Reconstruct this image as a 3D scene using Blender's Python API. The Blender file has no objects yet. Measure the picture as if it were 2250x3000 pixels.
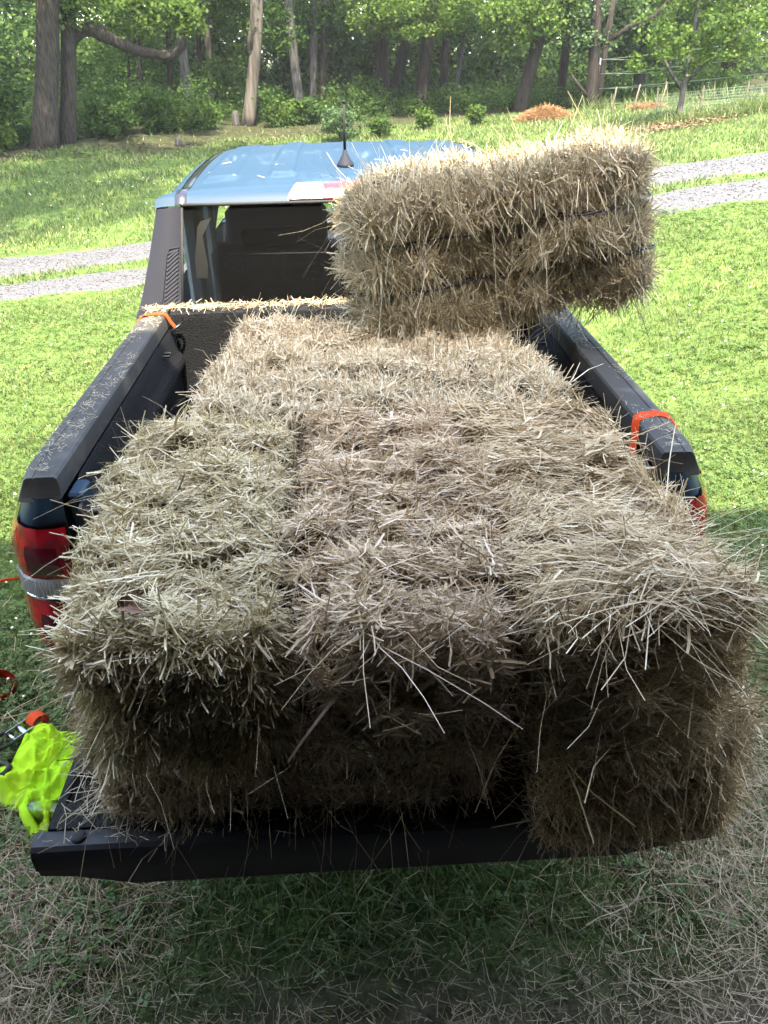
import bpy, math
import numpy as np
from mathutils import Vector, Matrix
R = np.random.default_rng(7)
rad = math.radians
scn = bpy.context.scene
col = scn.collection

# ------------------------------------------------------------------ camera
PITCH, YAW, ROLL = 0.52397, 0.03916, -0.0227
CAM = np.array([-0.0188, -1.6413, 2.1083])
cf = np.array([math.sin(YAW)*math.cos(PITCH), math.cos(YAW)*math.cos(PITCH), -math.sin(PITCH)])
cr = np.array([math.cos(YAW), -math.sin(YAW), 0.0]); cu = np.cross(cr, cf)
cr, cu = cr*math.cos(ROLL)+cu*math.sin(ROLL), -cr*math.sin(ROLL)+cu*math.cos(ROLL)
cam = bpy.data.cameras.new('camera'); camo = bpy.data.objects.new('camera', cam); col.objects.link(camo)
M4 = Matrix.Identity(4)
for i in range(3):
    M4[i][0], M4[i][1], M4[i][2], M4[i][3] = cr[i], cu[i], -cf[i], CAM[i]
camo.matrix_world = M4
cam.sensor_fit = 'VERTICAL'; cam.sensor_height = 24; cam.lens = 24*2303.15/3000
cam.clip_start = 0.05; cam.clip_end = 600
scn.camera = camo

# ------------------------------------------------------------------ sky, sun, exposure
SUN_EL, SUN_ROT = rad(61), rad(172)
w = bpy.data.worlds.new('World'); scn.world = w; w.use_nodes = True
nt = w.node_tree; bg = nt.nodes['Background']
sky = nt.nodes.new('ShaderNodeTexSky'); sky.sky_type = 'NISHITA'; sky.sun_disc = False
sky.sun_elevation = SUN_EL; sky.sun_rotation = SUN_ROT; sky.dust_density = 2.0
nt.links.new(sky.outputs[0], bg.inputs[0]); bg.inputs[1].default_value = 0.15
sl = bpy.data.lights.new('sun', 'SUN'); sl.energy = 2.05; sl.angle = rad(0.6); sl.color = (1.0, .95, .86)
so = bpy.data.objects.new('sun', sl); col.objects.link(so); so.location = (0, -8, 20)
sd = Vector((-math.sin(SUN_ROT)*math.cos(SUN_EL), -math.cos(SUN_ROT)*math.cos(SUN_EL), -math.sin(SUN_EL)))
so.rotation_euler = sd.to_track_quat('-Z', 'Y').to_euler()
vs = scn.view_settings; vs.view_transform = 'Standard'; vs.look = 'None'; vs.gamma = 1; vs.use_curve_mapping = False
vs.exposure = 3.68
vs.use_white_balance = True; vs.white_balance_temperature = 7750; vs.white_balance_tint = 8
scn.render.film_transparent = False
try:
    scn.cycles.max_bounces = 6; scn.cycles.diffuse_bounces = 3; scn.cycles.volume_bounces = 0; scn.cycles.volume_step_rate = 4; scn.cycles.transparent_max_bounces = 10
    scn.cycles.caustics_reflective = False; scn.cycles.caustics_refractive = False
    scn.cycles.use_denoising = True
except Exception: pass

# ------------------------------------------------------------------ material helpers
def lin(h):
    h = h.lstrip('#'); o = []
    for i in (0, 2, 4):
        c = int(h[i:i+2], 16)/255
        o.append(c/12.92 if c <= .04045 else ((c+.055)/1.055)**2.4)
    return o
def mat(name, base=(.5, .5, .5), rough=.5, metal=0, spec=.5, coat=0, noise=None, bump=None, trans=0, ior=1.45):
    m = bpy.data.materials.new(name); m.use_nodes = True
    t = m.node_tree; b = t.nodes['Principled BSDF']
    b.inputs['Base Color'].default_value = (*base, 1); b.inputs['Roughness'].default_value = rough
    b.inputs['Metallic'].default_value = metal; b.inputs['Specular IOR Level'].default_value = spec
    b.inputs['Coat Weight'].default_value = coat; b.inputs['Coat Roughness'].default_value = .06
    b.inputs['Transmission Weight'].default_value = trans; b.inputs['IOR'].default_value = ior
    tc = t.nodes.new('ShaderNodeTexCoord')
    if noise:   # (scale, colour2, lo, hi [,detail])
        n = t.nodes.new('ShaderNodeTexNoise'); n.inputs['Scale'].default_value = noise[0]; n.inputs['Detail'].default_value = 8
        t.links.new(tc.outputs['Object'], n.inputs['Vector'])
        r = t.nodes.new('ShaderNodeValToRGB'); r.color_ramp.elements[0].position = noise[2]; r.color_ramp.elements[1].position = noise[3]
        r.color_ramp.elements[0].color = (*base, 1); r.color_ramp.elements[1].color = (*noise[1], 1)
        t.links.new(n.outputs['Fac'], r.inputs['Fac']); t.links.new(r.outputs['Color'], b.inputs['Base Color'])
    if bump:    # (scale, strength, distance)
        n2 = t.nodes.new('ShaderNodeTexNoise'); n2.inputs['Scale'].default_value = bump[0]; n2.inputs['Detail'].default_value = 5
        t.links.new(tc.outputs['Object'], n2.inputs['Vector'])
        bp = t.nodes.new('ShaderNodeBump'); bp.inputs['Strength'].default_value = bump[1]; bp.inputs['Distance'].default_value = bump[2]
        t.links.new(n2.outputs['Fac'], bp.inputs['Height']); t.links.new(bp.outputs['Normal'], b.inputs['Normal'])
    return m
def ramp_mat(name, stops, rough=.6, transl=0.0, spec=.25, patch=None):
    """Each strand or leaf (mesh island) takes its own colour from the ramp."""
    m = bpy.data.materials.new(name); m.use_nodes = True
    t = m.node_tree; b = t.nodes['Principled BSDF']; out = t.nodes['Material Output']
    g = t.nodes.new('ShaderNodeNewGeometry'); r = t.nodes.new('ShaderNodeValToRGB')
    el = r.color_ramp.elements
    while len(el) < len(stops): el.new(.5)
    for e, (p, c) in zip(el, stops): e.position = p; e.color = (*c, 1)
    src = g.outputs['Random Per Island']
    if patch:
        tc = t.nodes.new('ShaderNodeTexCoord'); n = t.nodes.new('ShaderNodeTexNoise'); n.inputs['Scale'].default_value = patch[0]; n.inputs['Detail'].default_value = 3
        t.links.new(tc.outputs['Object'], n.inputs['Vector'])
        ma = t.nodes.new('ShaderNodeMath'); ma.operation = 'MULTIPLY_ADD'; t.links.new(n.outputs['Fac'], ma.inputs[0])
        ma.inputs[1].default_value = patch[1]; t.links.new(src, ma.inputs[2])
        mb = t.nodes.new('ShaderNodeMath'); mb.operation = 'SUBTRACT'; mb.use_clamp = True; t.links.new(ma.outputs[0], mb.inputs[0]); mb.inputs[1].default_value = patch[1]*.5
        src = mb.outputs[0]
    t.links.new(src, r.inputs['Fac']); t.links.new(r.outputs['Color'], b.inputs['Base Color'])
    b.inputs['Roughness'].default_value = rough; b.inputs['Specular IOR Level'].default_value = spec
    if transl:
        tr = t.nodes.new('ShaderNodeBsdfTranslucent'); t.links.new(r.outputs['Color'], tr.inputs['Color'])
        mx = t.nodes.new('ShaderNodeMixShader'); mx.inputs[0].default_value = transl
        t.links.new(b.outputs[0], mx.inputs[1]); t.links.new(tr.outputs[0], mx.inputs[2]); t.links.new(mx.outputs[0], out.inputs['Surface'])
    return m
def glass_mat(name, tint, rough=.02, refl=1.0):
    m = bpy.data.materials.new(name); m.use_nodes = True
    t = m.node_tree; out = t.nodes['Material Output']; t.nodes.remove(t.nodes['Principled BSDF'])
    a = t.nodes.new('ShaderNodeBsdfTransparent'); a.inputs[0].default_value = (*tint, 1)
    g = t.nodes.new('ShaderNodeBsdfGlossy'); g.inputs['Roughness'].default_value = rough
    f = t.nodes.new('ShaderNodeFresnel'); f.inputs[0].default_value = 1.5
    mx = t.nodes.new('ShaderNodeMixShader'); t.links.new(f.outputs[0], mx.inputs[0])
    t.links.new(a.outputs[0], mx.inputs[1]); t.links.new(g.outputs[0], mx.inputs[2]); t.links.new(mx.outputs[0], out.inputs['Surface'])
    return m

def dusty(m):
    t = m.node_tree; out = t.nodes['Material Output']; src = out.inputs['Surface'].links[0].from_socket
    tc = t.nodes.new('ShaderNodeTexCoord'); vo = t.nodes.new('ShaderNodeTexVoronoi'); vo.inputs['Scale'].default_value = 170; t.links.new(tc.outputs['Object'], vo.inputs['Vector'])
    lt = t.nodes.new('ShaderNodeMath'); lt.operation = 'LESS_THAN'; t.links.new(vo.outputs['Distance'], lt.inputs[0]); lt.inputs[1].default_value = .10
    df = t.nodes.new('ShaderNodeBsdfDiffuse'); df.inputs[0].default_value = (.30, .30, .30, 1)
    ad = t.nodes.new('ShaderNodeMath'); ad.operation = 'MULTIPLY_ADD'; ad.inputs[1].default_value = .22; ad.inputs[2].default_value = .008; t.links.new(lt.outputs[0], ad.inputs[0])
    mx = t.nodes.new('ShaderNodeMixShader'); t.links.new(ad.outputs[0], mx.inputs[0]); t.links.new(src, mx.inputs[1]); t.links.new(df.outputs[0], mx.inputs[2]); t.links.new(mx.outputs[0], out.inputs['Surface'])

# ------------------------------------------------------------------ mesh helpers
def raw_mesh(name, V, Q, midx=None, smooth=False):
    V = np.asarray(V, np.float32); Q = np.asarray(Q, np.int32); k = Q.shape[1]
    me = bpy.data.meshes.new(name); me.vertices.add(len(V)); me.vertices.foreach_set('co', V.ravel())
    me.loops.add(Q.size); me.loops.foreach_set('vertex_index', Q.ravel())
    me.polygons.add(len(Q)); me.polygons.foreach_set('loop_start', np.arange(0, Q.size, k, dtype=np.int32))
    if midx is not None: me.polygons.foreach_set('material_index', np.asarray(midx, np.int32))
    if smooth: me.polygons.foreach_set('use_smooth', np.ones(len(Q), bool))
    me.update(calc_edges=True); return me
def link(name, me, mats, parent=None, loc=None):
    if not isinstance(mats, (list, tuple)): mats = [mats]
    for m in mats: me.materials.append(m)
    o = bpy.data.objects.new(name, me); col.objects.link(o)
    if parent is not None: o.parent = parent
    if loc is not None: o.location = loc
    return o
def tag(o, label=None, cat=None, group=None, kind=None):
    if label: o['label'] = label
    if cat: o['category'] = cat
    if group: o['group'] = group
    if kind: o['kind'] = kind
    return o
def empty(name, loc=(0, 0, 0), rz=0):
    o = bpy.data.objects.new(name, None); col.objects.link(o); o.location = loc; o.rotation_euler = (0, 0, rz); o.empty_display_size = .1
    return o
class G:
    """Collects boxes, tubes, lofts and polygons into one mesh."""
    def __init__(s): s.v = []; s.f = []; s.m = []; s.n = 0
    def add(s, V, F, mi=0):
        V = np.asarray(V, float).reshape(-1, 3)
        s.v.append(V); s.f += [tuple(int(i)+s.n for i in f) for f in F]; s.m += [mi]*len(F); s.n += len(V); return s
    def box(s, a, b, mi=0, bev=0.0, M=None):
        a, b = np.minimum(a, b), np.maximum(a, b); c = (a+b)/2; h = (b-a)/2
        e = min(bev, .49*h.min()) if bev else 0
        if not e:
            V = np.array([[x, y, z] for x in (-1, 1) for y in (-1, 1) for z in (-1, 1)])*h
            F = [(0, 1, 3, 2), (4, 6, 7, 5), (0, 4, 5, 1), (2, 3, 7, 6), (0, 2, 6, 4), (1, 5, 7, 3)]
        else:
            V = []; ix = {}
            for sx in (-1, 1):
                for sy in (-1, 1):
                    for sz in (-1, 1):
                        S = np.array([sx, sy, sz])
                        for ax in range(3):
                            q = S*(h-e); q[ax] = S[ax]*h[ax]; ix[sx, sy, sz, ax] = len(V); V.append(q)
            F = []
            for ax in range(3):
                u, v = (ax+1) % 3, (ax+2) % 3
                for sg in (-1, 1):
                    r = []
                    for su, sv in ((-1, -1), (1, -1), (1, 1), (-1, 1)):
                        k = [0, 0, 0]; k[ax] = sg; k[u] = su; k[v] = sv; r.append(ix[(*k, ax)])
                    F.append(tuple(r if sg > 0 else r[::-1]))
                for su in (-1, 1):
                    for sv in (-1, 1):
                        k1 = [0]*3; k2 = [0]*3; k1[u] = k2[u] = su; k1[v] = k2[v] = sv; k1[ax] = -1; k2[ax] = 1
                        F.append((ix[(*k1, u)], ix[(*k2, u)], ix[(*k2, v)], ix[(*k1, v)]))
            for sx in (-1, 1):
                for sy in (-1, 1):
                    for sz in (-1, 1): F.append(tuple(ix[sx, sy, sz, a_] for a_ in range(3)))
            V = np.array(V)
        V = V + c
        if M is not None: V = V @ np.asarray(M)[:3, :3].T + np.asarray(M)[:3, 3]
        return s.add(V, F, mi)
    def loft(s, secs, closed=False, cap=False, mi=0):
        S = np.asarray(secs, float); m, n = S.shape[:2]; F = []
        for i in range(m-1):
            for j in range(n if closed else n-1):
                k = (j+1) % n; F.append((i*n+j, i*n+k, (i+1)*n+k, (i+1)*n+j))
        if cap: F += [tuple(range(n))[::-1], tuple((m-1)*n+j for j in range(n))]
        return s.add(S.reshape(-1, 3), F, mi)
    def tube(s, P, r, n=8, mi=0, cap=True, wob=0, rng=None):
        P = np.asarray(P, float); r = np.broadcast_to(r, len(P)); secs = []
        T = np.gradient(P, axis=0); T /= np.linalg.norm(T, axis=1)[:, None]+1e-9
        ref = np.array([0, 0, 1.]) if abs(T[0][2]) < .9 else np.array([1., 0, 0])
        a = np.linspace(0, 2*np.pi, n, endpoint=False)
        wb = 1 + (wob*(rng or R).normal(size=n) if wob else 0)
        for p, t, rr in zip(P, T, r):
            u = ref - t*(ref@t); u /= np.linalg.norm(u); v = np.cross(t, u); ref = u
            w_ = wb*(1+(wob*.5*(rng or R).normal(size=n) if wob else 0))
            secs.append(p+rr*(np.outer(np.cos(a)*w_, u)+np.outer(np.sin(a)*w_, v)))
        return s.loft(secs, True, cap, mi)
    def mesh(s, name, smooth=False):
        me = bpy.data.meshes.new(name); me.from_pydata(np.concatenate(s.v).tolist(), [], s.f)
        me.polygons.foreach_set('material_index', s.m)
        if smooth: me.polygons.foreach_set('use_smooth', [True]*len(s.f))
        me.update(); return me
    def obj(s, name, mats, parent=None, smooth=False, loc=None, auto=None):
        me = s.mesh(name, smooth or auto is not None)
        o = link(name, me, mats, parent, loc)
        if auto is not None:
            import bmesh
            bm = bmesh.new(); bm.from_mesh(me); bmesh.ops.remove_doubles(bm, verts=bm.verts, dist=1e-5); bmesh.ops.recalc_face_normals(bm, faces=bm.faces)
            for e in bm.edges:
                if len(e.link_faces) == 2 and e.calc_face_angle(0) > rad(auto): e.smooth = False
            bm.to_mesh(me); bm.free()
        return o
def unit(a): return a/(np.linalg.norm(a, axis=-1, keepdims=True)+1e-9)
def ribbons(P, d, side, L, wd, bend, nseg=3, kink=0.0, taper=.6, rng=None):
    """N thin strands: start P, direction d, width along side, curved by bend."""
    rng = rng or R; N = len(P); t = np.linspace(0, 1, nseg+1)
    L = np.broadcast_to(L, N)[:, None]; wd = np.broadcast_to(wd, N)[:, None]
    Vs = np.empty((N, nseg+1, 2, 3), np.float32)
    for k, tt in enumerate(t):
        c = P + d*L*tt + bend*L*tt*tt
        if kink and 0 < k < nseg: c = c + rng.normal(size=(N, 3))*L*kink
        ww = wd*.5*(1-(1-taper)*tt)
        Vs[:, k, 0] = c-side*ww; Vs[:, k, 1] = c+side*ww
    b = (np.arange(N)*(nseg+1)*2)[:, None]; Q = []
    for k in range(nseg): Q.append(b+np.array([2*k, 2*k+1, 2*k+3, 2*k+2]))
    return Vs.reshape(-1, 3), np.stack(Q, 1).reshape(-1, 4)
def merge(parts):
    V = []; Q = []; n = 0
    for v, q in parts: V.append(v); Q.append(q+n); n += len(v)
    return np.concatenate(V), np.concatenate(Q)

# ------------------------------------------------------------------ terrain
CP = np.array([(-3, -3, 0), (0, -3, 0), (3, -3, 0), (-2.5, 0, 0), (0, 0, 0), (2.2, 0, 0), (-2.5, 3, 0), (0, 3, 0), (2.2, 2, .02), (0, 5, .02), (-3.6, 6.7, .02), (-4.5, 9.1, .04), (-2.6, 8.9, .04),
  (3.5, 4.5, .34), (4.3, 6.7, .80), (5.32, 8.9, .95), (3.96, 8.93, .84), (-5, 11, .27), (-5.5, 12.4, .38), (-5.8, 15.4, .72), (-5.5, 15.9, .77), (-3.46, 18.6, .95), (-2.02, 15.24, .61), (0, 15.4, .70), (-2.2, 18.5, .78),
  (-1, 20.3, .9), (1, 21.3, .92), (1.9, 20.3, .89), (4.05, 18.45, .89), (5.5, 20.7, .94), (5.48, 17.6, 1.04), (5.44, 12.33, 1.07), (4.05, 15.9, .97), (6.28, 16.3, 1.02), (3.1, 14, .84), (7.3, 13.15, 1.3), (6.65, 14, 1.2),
  (12, 21, 1.0), (9, 8, 1.3), (14, 12, 1.5), (-12, 8, .1), (-12, 16, .8), (0, 28, 1.1), (-15, 30, 1.3), (15, 30, 1.2), (10, 2, .6), (-10, 0, 0), (0, -10, 0), (10, -10, .3), (-10, -10, 0)], float)
def _phi(r): return np.where(r > 0, r*r*np.log(r+1e-9), 0)
_A = _phi(np.linalg.norm(CP[:, None, :2]-CP[None, :, :2], axis=2))+np.eye(len(CP))*6.0
_P = np.c_[np.ones(len(CP)), CP[:, :2]]
_S = np.linalg.solve(np.block([[_A, _P], [_P.T, np.zeros((3, 3))]]), np.r_[CP[:, 2], 0, 0, 0])
def hgt(x, y):
    x = np.asarray(x, float); y = np.asarray(y, float); sh = x.shape
    x = np.clip(x.ravel(), -16, 16); y = np.clip(y.ravel(), -10, 32)
    out = np.empty(len(x))
    for i in range(0, len(x), 40000):
        p = np.c_[x[i:i+40000], y[i:i+40000]]
        out[i:i+40000] = _phi(np.linalg.norm(p[:, None]-CP[None, :, :2], axis=2))@_S[:len(CP)]+_S[-3]+p@_S[-2:]
    dx = np.maximum(np.abs(x)-1.6, 0); dy = np.maximum(np.maximum(y-4.2, -4-y), 0)
    k = np.clip(np.hypot(dx, dy)/3.0, 0, 1); k = k*k*(3-2*k)
    return (out*k).reshape(sh)
def vnoise(x, y, s, seed=0):
    """cheap smooth noise in about -1..1"""
    r = np.random.default_rng(seed); o = 0
    for i in range(5):
        a = r.uniform(0, 6.28); k = s*r.uniform(.6, 1.8); o = o+np.sin((x*np.cos(a)+y*np.sin(a))*k+r.uniform(0, 6.28))
    return o/2.6
def lane_mid(x):      # centre line of the gravel lane (y as a function of x)
    return np.interp(x, [-16, -6, -4, -2.3, 0, 2.5, 4.8, 7, 16], [4.2, 7.0, 7.62, 8.15, 8.35, 8.15, 7.85, 7.9, 9.0])
TRK = ((-.68, .42), (.58, .52))      # offsets and half-widths of the two wheel tracks
def in_track(x, y, grow=0.0):
    o = y-lane_mid(x); e = .09*vnoise(x, y, 5, 5)
    return (np.abs(o-TRK[0][0]) < TRK[0][1]+e+grow) | (np.abs(o-TRK[1][0]) < TRK[1][1]+e+grow)
def dirt_w(x, y):     # trampled, hay strewn soil by the barn door
    return np.clip((-.30-y+.16*vnoise(x, y, 3, 2))/.35, 0, 1)
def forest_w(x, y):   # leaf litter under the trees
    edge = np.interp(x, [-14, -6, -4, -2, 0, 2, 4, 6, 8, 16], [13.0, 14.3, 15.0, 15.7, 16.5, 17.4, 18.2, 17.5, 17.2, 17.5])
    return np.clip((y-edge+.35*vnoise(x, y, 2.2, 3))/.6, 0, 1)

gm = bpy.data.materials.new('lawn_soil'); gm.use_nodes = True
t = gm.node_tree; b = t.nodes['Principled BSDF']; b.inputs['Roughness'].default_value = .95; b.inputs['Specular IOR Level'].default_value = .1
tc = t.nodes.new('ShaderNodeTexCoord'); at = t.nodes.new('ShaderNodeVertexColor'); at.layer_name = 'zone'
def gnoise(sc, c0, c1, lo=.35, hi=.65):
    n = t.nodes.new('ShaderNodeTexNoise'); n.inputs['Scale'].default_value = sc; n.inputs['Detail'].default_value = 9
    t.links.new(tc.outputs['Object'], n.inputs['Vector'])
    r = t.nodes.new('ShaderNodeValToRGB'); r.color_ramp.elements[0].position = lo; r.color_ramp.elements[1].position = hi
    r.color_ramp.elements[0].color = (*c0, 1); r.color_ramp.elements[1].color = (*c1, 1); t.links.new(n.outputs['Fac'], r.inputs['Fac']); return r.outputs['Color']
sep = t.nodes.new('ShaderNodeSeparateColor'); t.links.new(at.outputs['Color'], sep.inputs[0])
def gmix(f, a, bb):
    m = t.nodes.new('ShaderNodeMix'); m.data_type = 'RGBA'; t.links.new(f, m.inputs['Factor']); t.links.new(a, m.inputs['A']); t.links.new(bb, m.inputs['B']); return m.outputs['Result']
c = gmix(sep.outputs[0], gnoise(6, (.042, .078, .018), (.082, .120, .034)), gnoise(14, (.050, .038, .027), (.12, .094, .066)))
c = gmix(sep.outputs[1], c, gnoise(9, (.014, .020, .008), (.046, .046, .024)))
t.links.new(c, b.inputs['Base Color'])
n = t.nodes.new('ShaderNodeTexNoise'); n.inputs['Scale'].default_value = 60; n.inputs['Detail'].default_value = 6; t.links.new(tc.outputs['Object'], n.inputs['Vector'])
bp = t.nodes.new('ShaderNodeBump'); bp.inputs['Strength'].default_value = .7; bp.inputs['Distance'].default_value = .02; t.links.new(n.outputs['Fac'], bp.inputs['Height']); t.links.new(bp.outputs['Normal'], b.inputs['Normal'])

def axis_pts(lo, hi, step, far):
    a = np.arange(lo, hi+1e-6, step); o = [hi+step*(1.35**i)*2 for i in range(1, 24) if hi+step*(1.35**i)*2 < far]
    q = [lo-step*(1.35**i)*2 for i in range(1, 24) if lo-step*(1.35**i)*2 > -far]
    return np.array(q[::-1]+list(a)+o)
gx = axis_pts(-14, 14, .2, 320); gy = axis_pts(-3, 24, .2, 320)
X, Y = np.meshgrid(gx, gy); Z = hgt(X, Y)+.012*vnoise(X, Y, 4, 9)*np.clip(np.hypot(X, Y-1)-1, 0, 1)
nx, ny = len(gx), len(gy)
ii = (np.arange(ny-1)[:, None]*nx+np.arange(nx-1)[None]).ravel()
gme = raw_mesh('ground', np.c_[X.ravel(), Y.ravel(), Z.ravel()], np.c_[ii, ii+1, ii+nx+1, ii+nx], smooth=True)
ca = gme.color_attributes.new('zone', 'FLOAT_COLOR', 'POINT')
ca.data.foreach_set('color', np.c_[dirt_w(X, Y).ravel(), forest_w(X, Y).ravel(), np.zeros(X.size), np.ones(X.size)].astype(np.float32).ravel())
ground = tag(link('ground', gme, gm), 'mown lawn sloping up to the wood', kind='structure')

grav = mat('gravel', (.056, .058, .064), .95, spec=.15, noise=(30, (.098, .101, .110), .3, .7), bump=(90, .9, .02))
for off, hw in TRK:
    xs = np.arange(-16, 16.01, .12); vv = np.linspace(-1, 1, 9)
    XX, VV = np.meshgrid(xs, vv); e = hw+.07*vnoise(XX, VV*0+off*5, 4, 21)+.03*vnoise(XX, VV*3, 15, 22)
    YY = lane_mid(XX)+off+VV*e; ZZ = hgt(XX, YY)+.024-.03*VV**8
    n1 = len(xs); q = (np.arange(8)[:, None]*n1+np.arange(n1-1)[None]).ravel()
    tag(link('gravel_track', raw_mesh('gravel_track', np.c_[XX.ravel(), YY.ravel(), ZZ.ravel()], np.c_[q, q+1, q+n1+1, q+n1], smooth=True), grav), 'grey gravel wheel track of the lane', kind='structure')
N = 7000
px = R.uniform(-9, 9, N); kx = R.integers(0, 2, N); py = lane_mid(px)+np.where(kx == 0, TRK[0][0], TRK[1][0])+R.normal(size=N)*.24
sz = R.uniform(.006, .014, N); oc = np.array([(1, 0, 0), (-1, 0, 0), (0, 1, 0), (0, -1, 0), (0, 0, .7), (0, 0, -.7)])
V = (np.c_[px, py, hgt(px, py)+.03][:, None]+oc[None]*sz[:, None, None]*R.uniform(.7, 1.3, (N, 6, 1))).reshape(-1, 3)
T8 = np.array([(0, 2, 4), (2, 1, 4), (1, 3, 4), (3, 0, 4), (2, 0, 5), (1, 2, 5), (3, 1, 5), (0, 3, 5)])
tag(link('gravel', raw_mesh('gravel', V, (np.arange(N)[:, None, None]*6+T8[None]).reshape(-1, 3)), ramp_mat('gravel_stone', [(0, (0.054, 0.053, 0.055)), (.6, (0.086, 0.085, 0.088)), (1, (0.130, 0.127, 0.126))], .9)), 'loose grey stones on the wheel tracks', kind='stuff')

# ------------------------------------------------------------------ barn behind the camera (its shade covers the truck bed)
wood = mat('barn_board', (0.0816, 0.0734, 0.0653), .9, noise=(5, (0.1496, 0.1306, 0.1115), .35, .7), bump=(40, .5, .01))
barn = tag(empty('barn', (0, -4.0, 0)), 'weathered board barn with a wide open doorway facing the truck', 'barn')
g = G()
for x0, x1, z0, z1 in ((-7, -1.9, 0, 5.0), (1.9, 7, 0, 5.0), (-1.9, 1.9, 3.15, 5.0)):
    k = max(1, int(round((x1-x0)/.3))); xs = np.linspace(x0, x1, k+1)
    for a, c_ in zip(xs[:-1], xs[1:]): g.box((a+.006, 2.96+R.uniform(0, .008), z0), (c_-.006, 3.02, z1), bev=.004)
g.obj('front_wall', wood, barn)
g = G(); g.box((-7, -6, 0), (-6.9, 2.955, 5.0)); g.box((6.9, -6, 0), (7, 2.955, 5.0)); g.box((-6.9, -6, 0), (6.9, -5.9, 5.0)); g.obj('side_wall', wood, barn)
g = G(); g.box((-6.9, -5.9, 3.4), (6.9, 2.94, 3.5)); g.obj('loft_floor', wood, barn)
g = G(); g.box((-6.9, -5.9, 0.004), (6.9, 2.7, .05)); g.obj('floor', wood, barn)
g = G()
g.box((-7.3, -6.3, 5.01), (7.3, 3.03, 5.10)); g.obj('roof', mat('barn_roof', (.2, .2, .21), .5, .6), barn)

# ------------------------------------------------------------------ hay
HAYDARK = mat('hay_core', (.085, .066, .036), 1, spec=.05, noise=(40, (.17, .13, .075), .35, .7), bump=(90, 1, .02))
def straw(name, cs, patch=(9, .8)): return ramp_mat(name, [(i/(len(cs)-1), c) for i, c in enumerate(cs)], .55, .12, .3, patch)
STR_A = straw('green_hay', [(0.268, 0.202, 0.100), (0.511, 0.409, 0.218), (0.681, 0.554, 0.343), (0.564, 0.476, 0.284), (0.860, 0.746, 0.555), (0.404, 0.290, 0.153)])
STR_B = straw('golden_hay', [(0.255, 0.170, 0.088), (0.511, 0.369, 0.209), (0.681, 0.519, 0.348), (0.596, 0.437, 0.264), (0.852, 0.696, 0.537), (0.403, 0.270, 0.162)])
STR_C = straw('brown_hay', [(0.255, 0.169, 0.088), (0.511, 0.372, 0.199), (0.681, 0.517, 0.317), (0.587, 0.434, 0.255), (0.860, 0.723, 0.511), (0.426, 0.287, 0.167)])
STR_D = straw('pale_hay', [(0.323, 0.243, 0.141), (0.571, 0.448, 0.280), (0.743, 0.606, 0.420), (0.635, 0.518, 0.350), (0.860, 0.800, 0.618), (0.463, 0.347, 0.216)])
STR_F = straw('dry_hay', [(0.193, 0.153, 0.084), (0.388, 0.324, 0.203), (0.516, 0.441, 0.301), (0.442, 0.376, 0.244), (0.645, 0.585, 0.451), (0.304, 0.237, 0.141)])
STR_G = straw('trodden_hay', [(0.131, 0.094, 0.049), (0.262, 0.195, 0.114), (0.377, 0.292, 0.186), (0.303, 0.230, 0.144), (0.508, 0.406, 0.274), (0.197, 0.140, 0.080)])
TWINE = mat('twine', (.02, .03, .055), .5)

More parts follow.
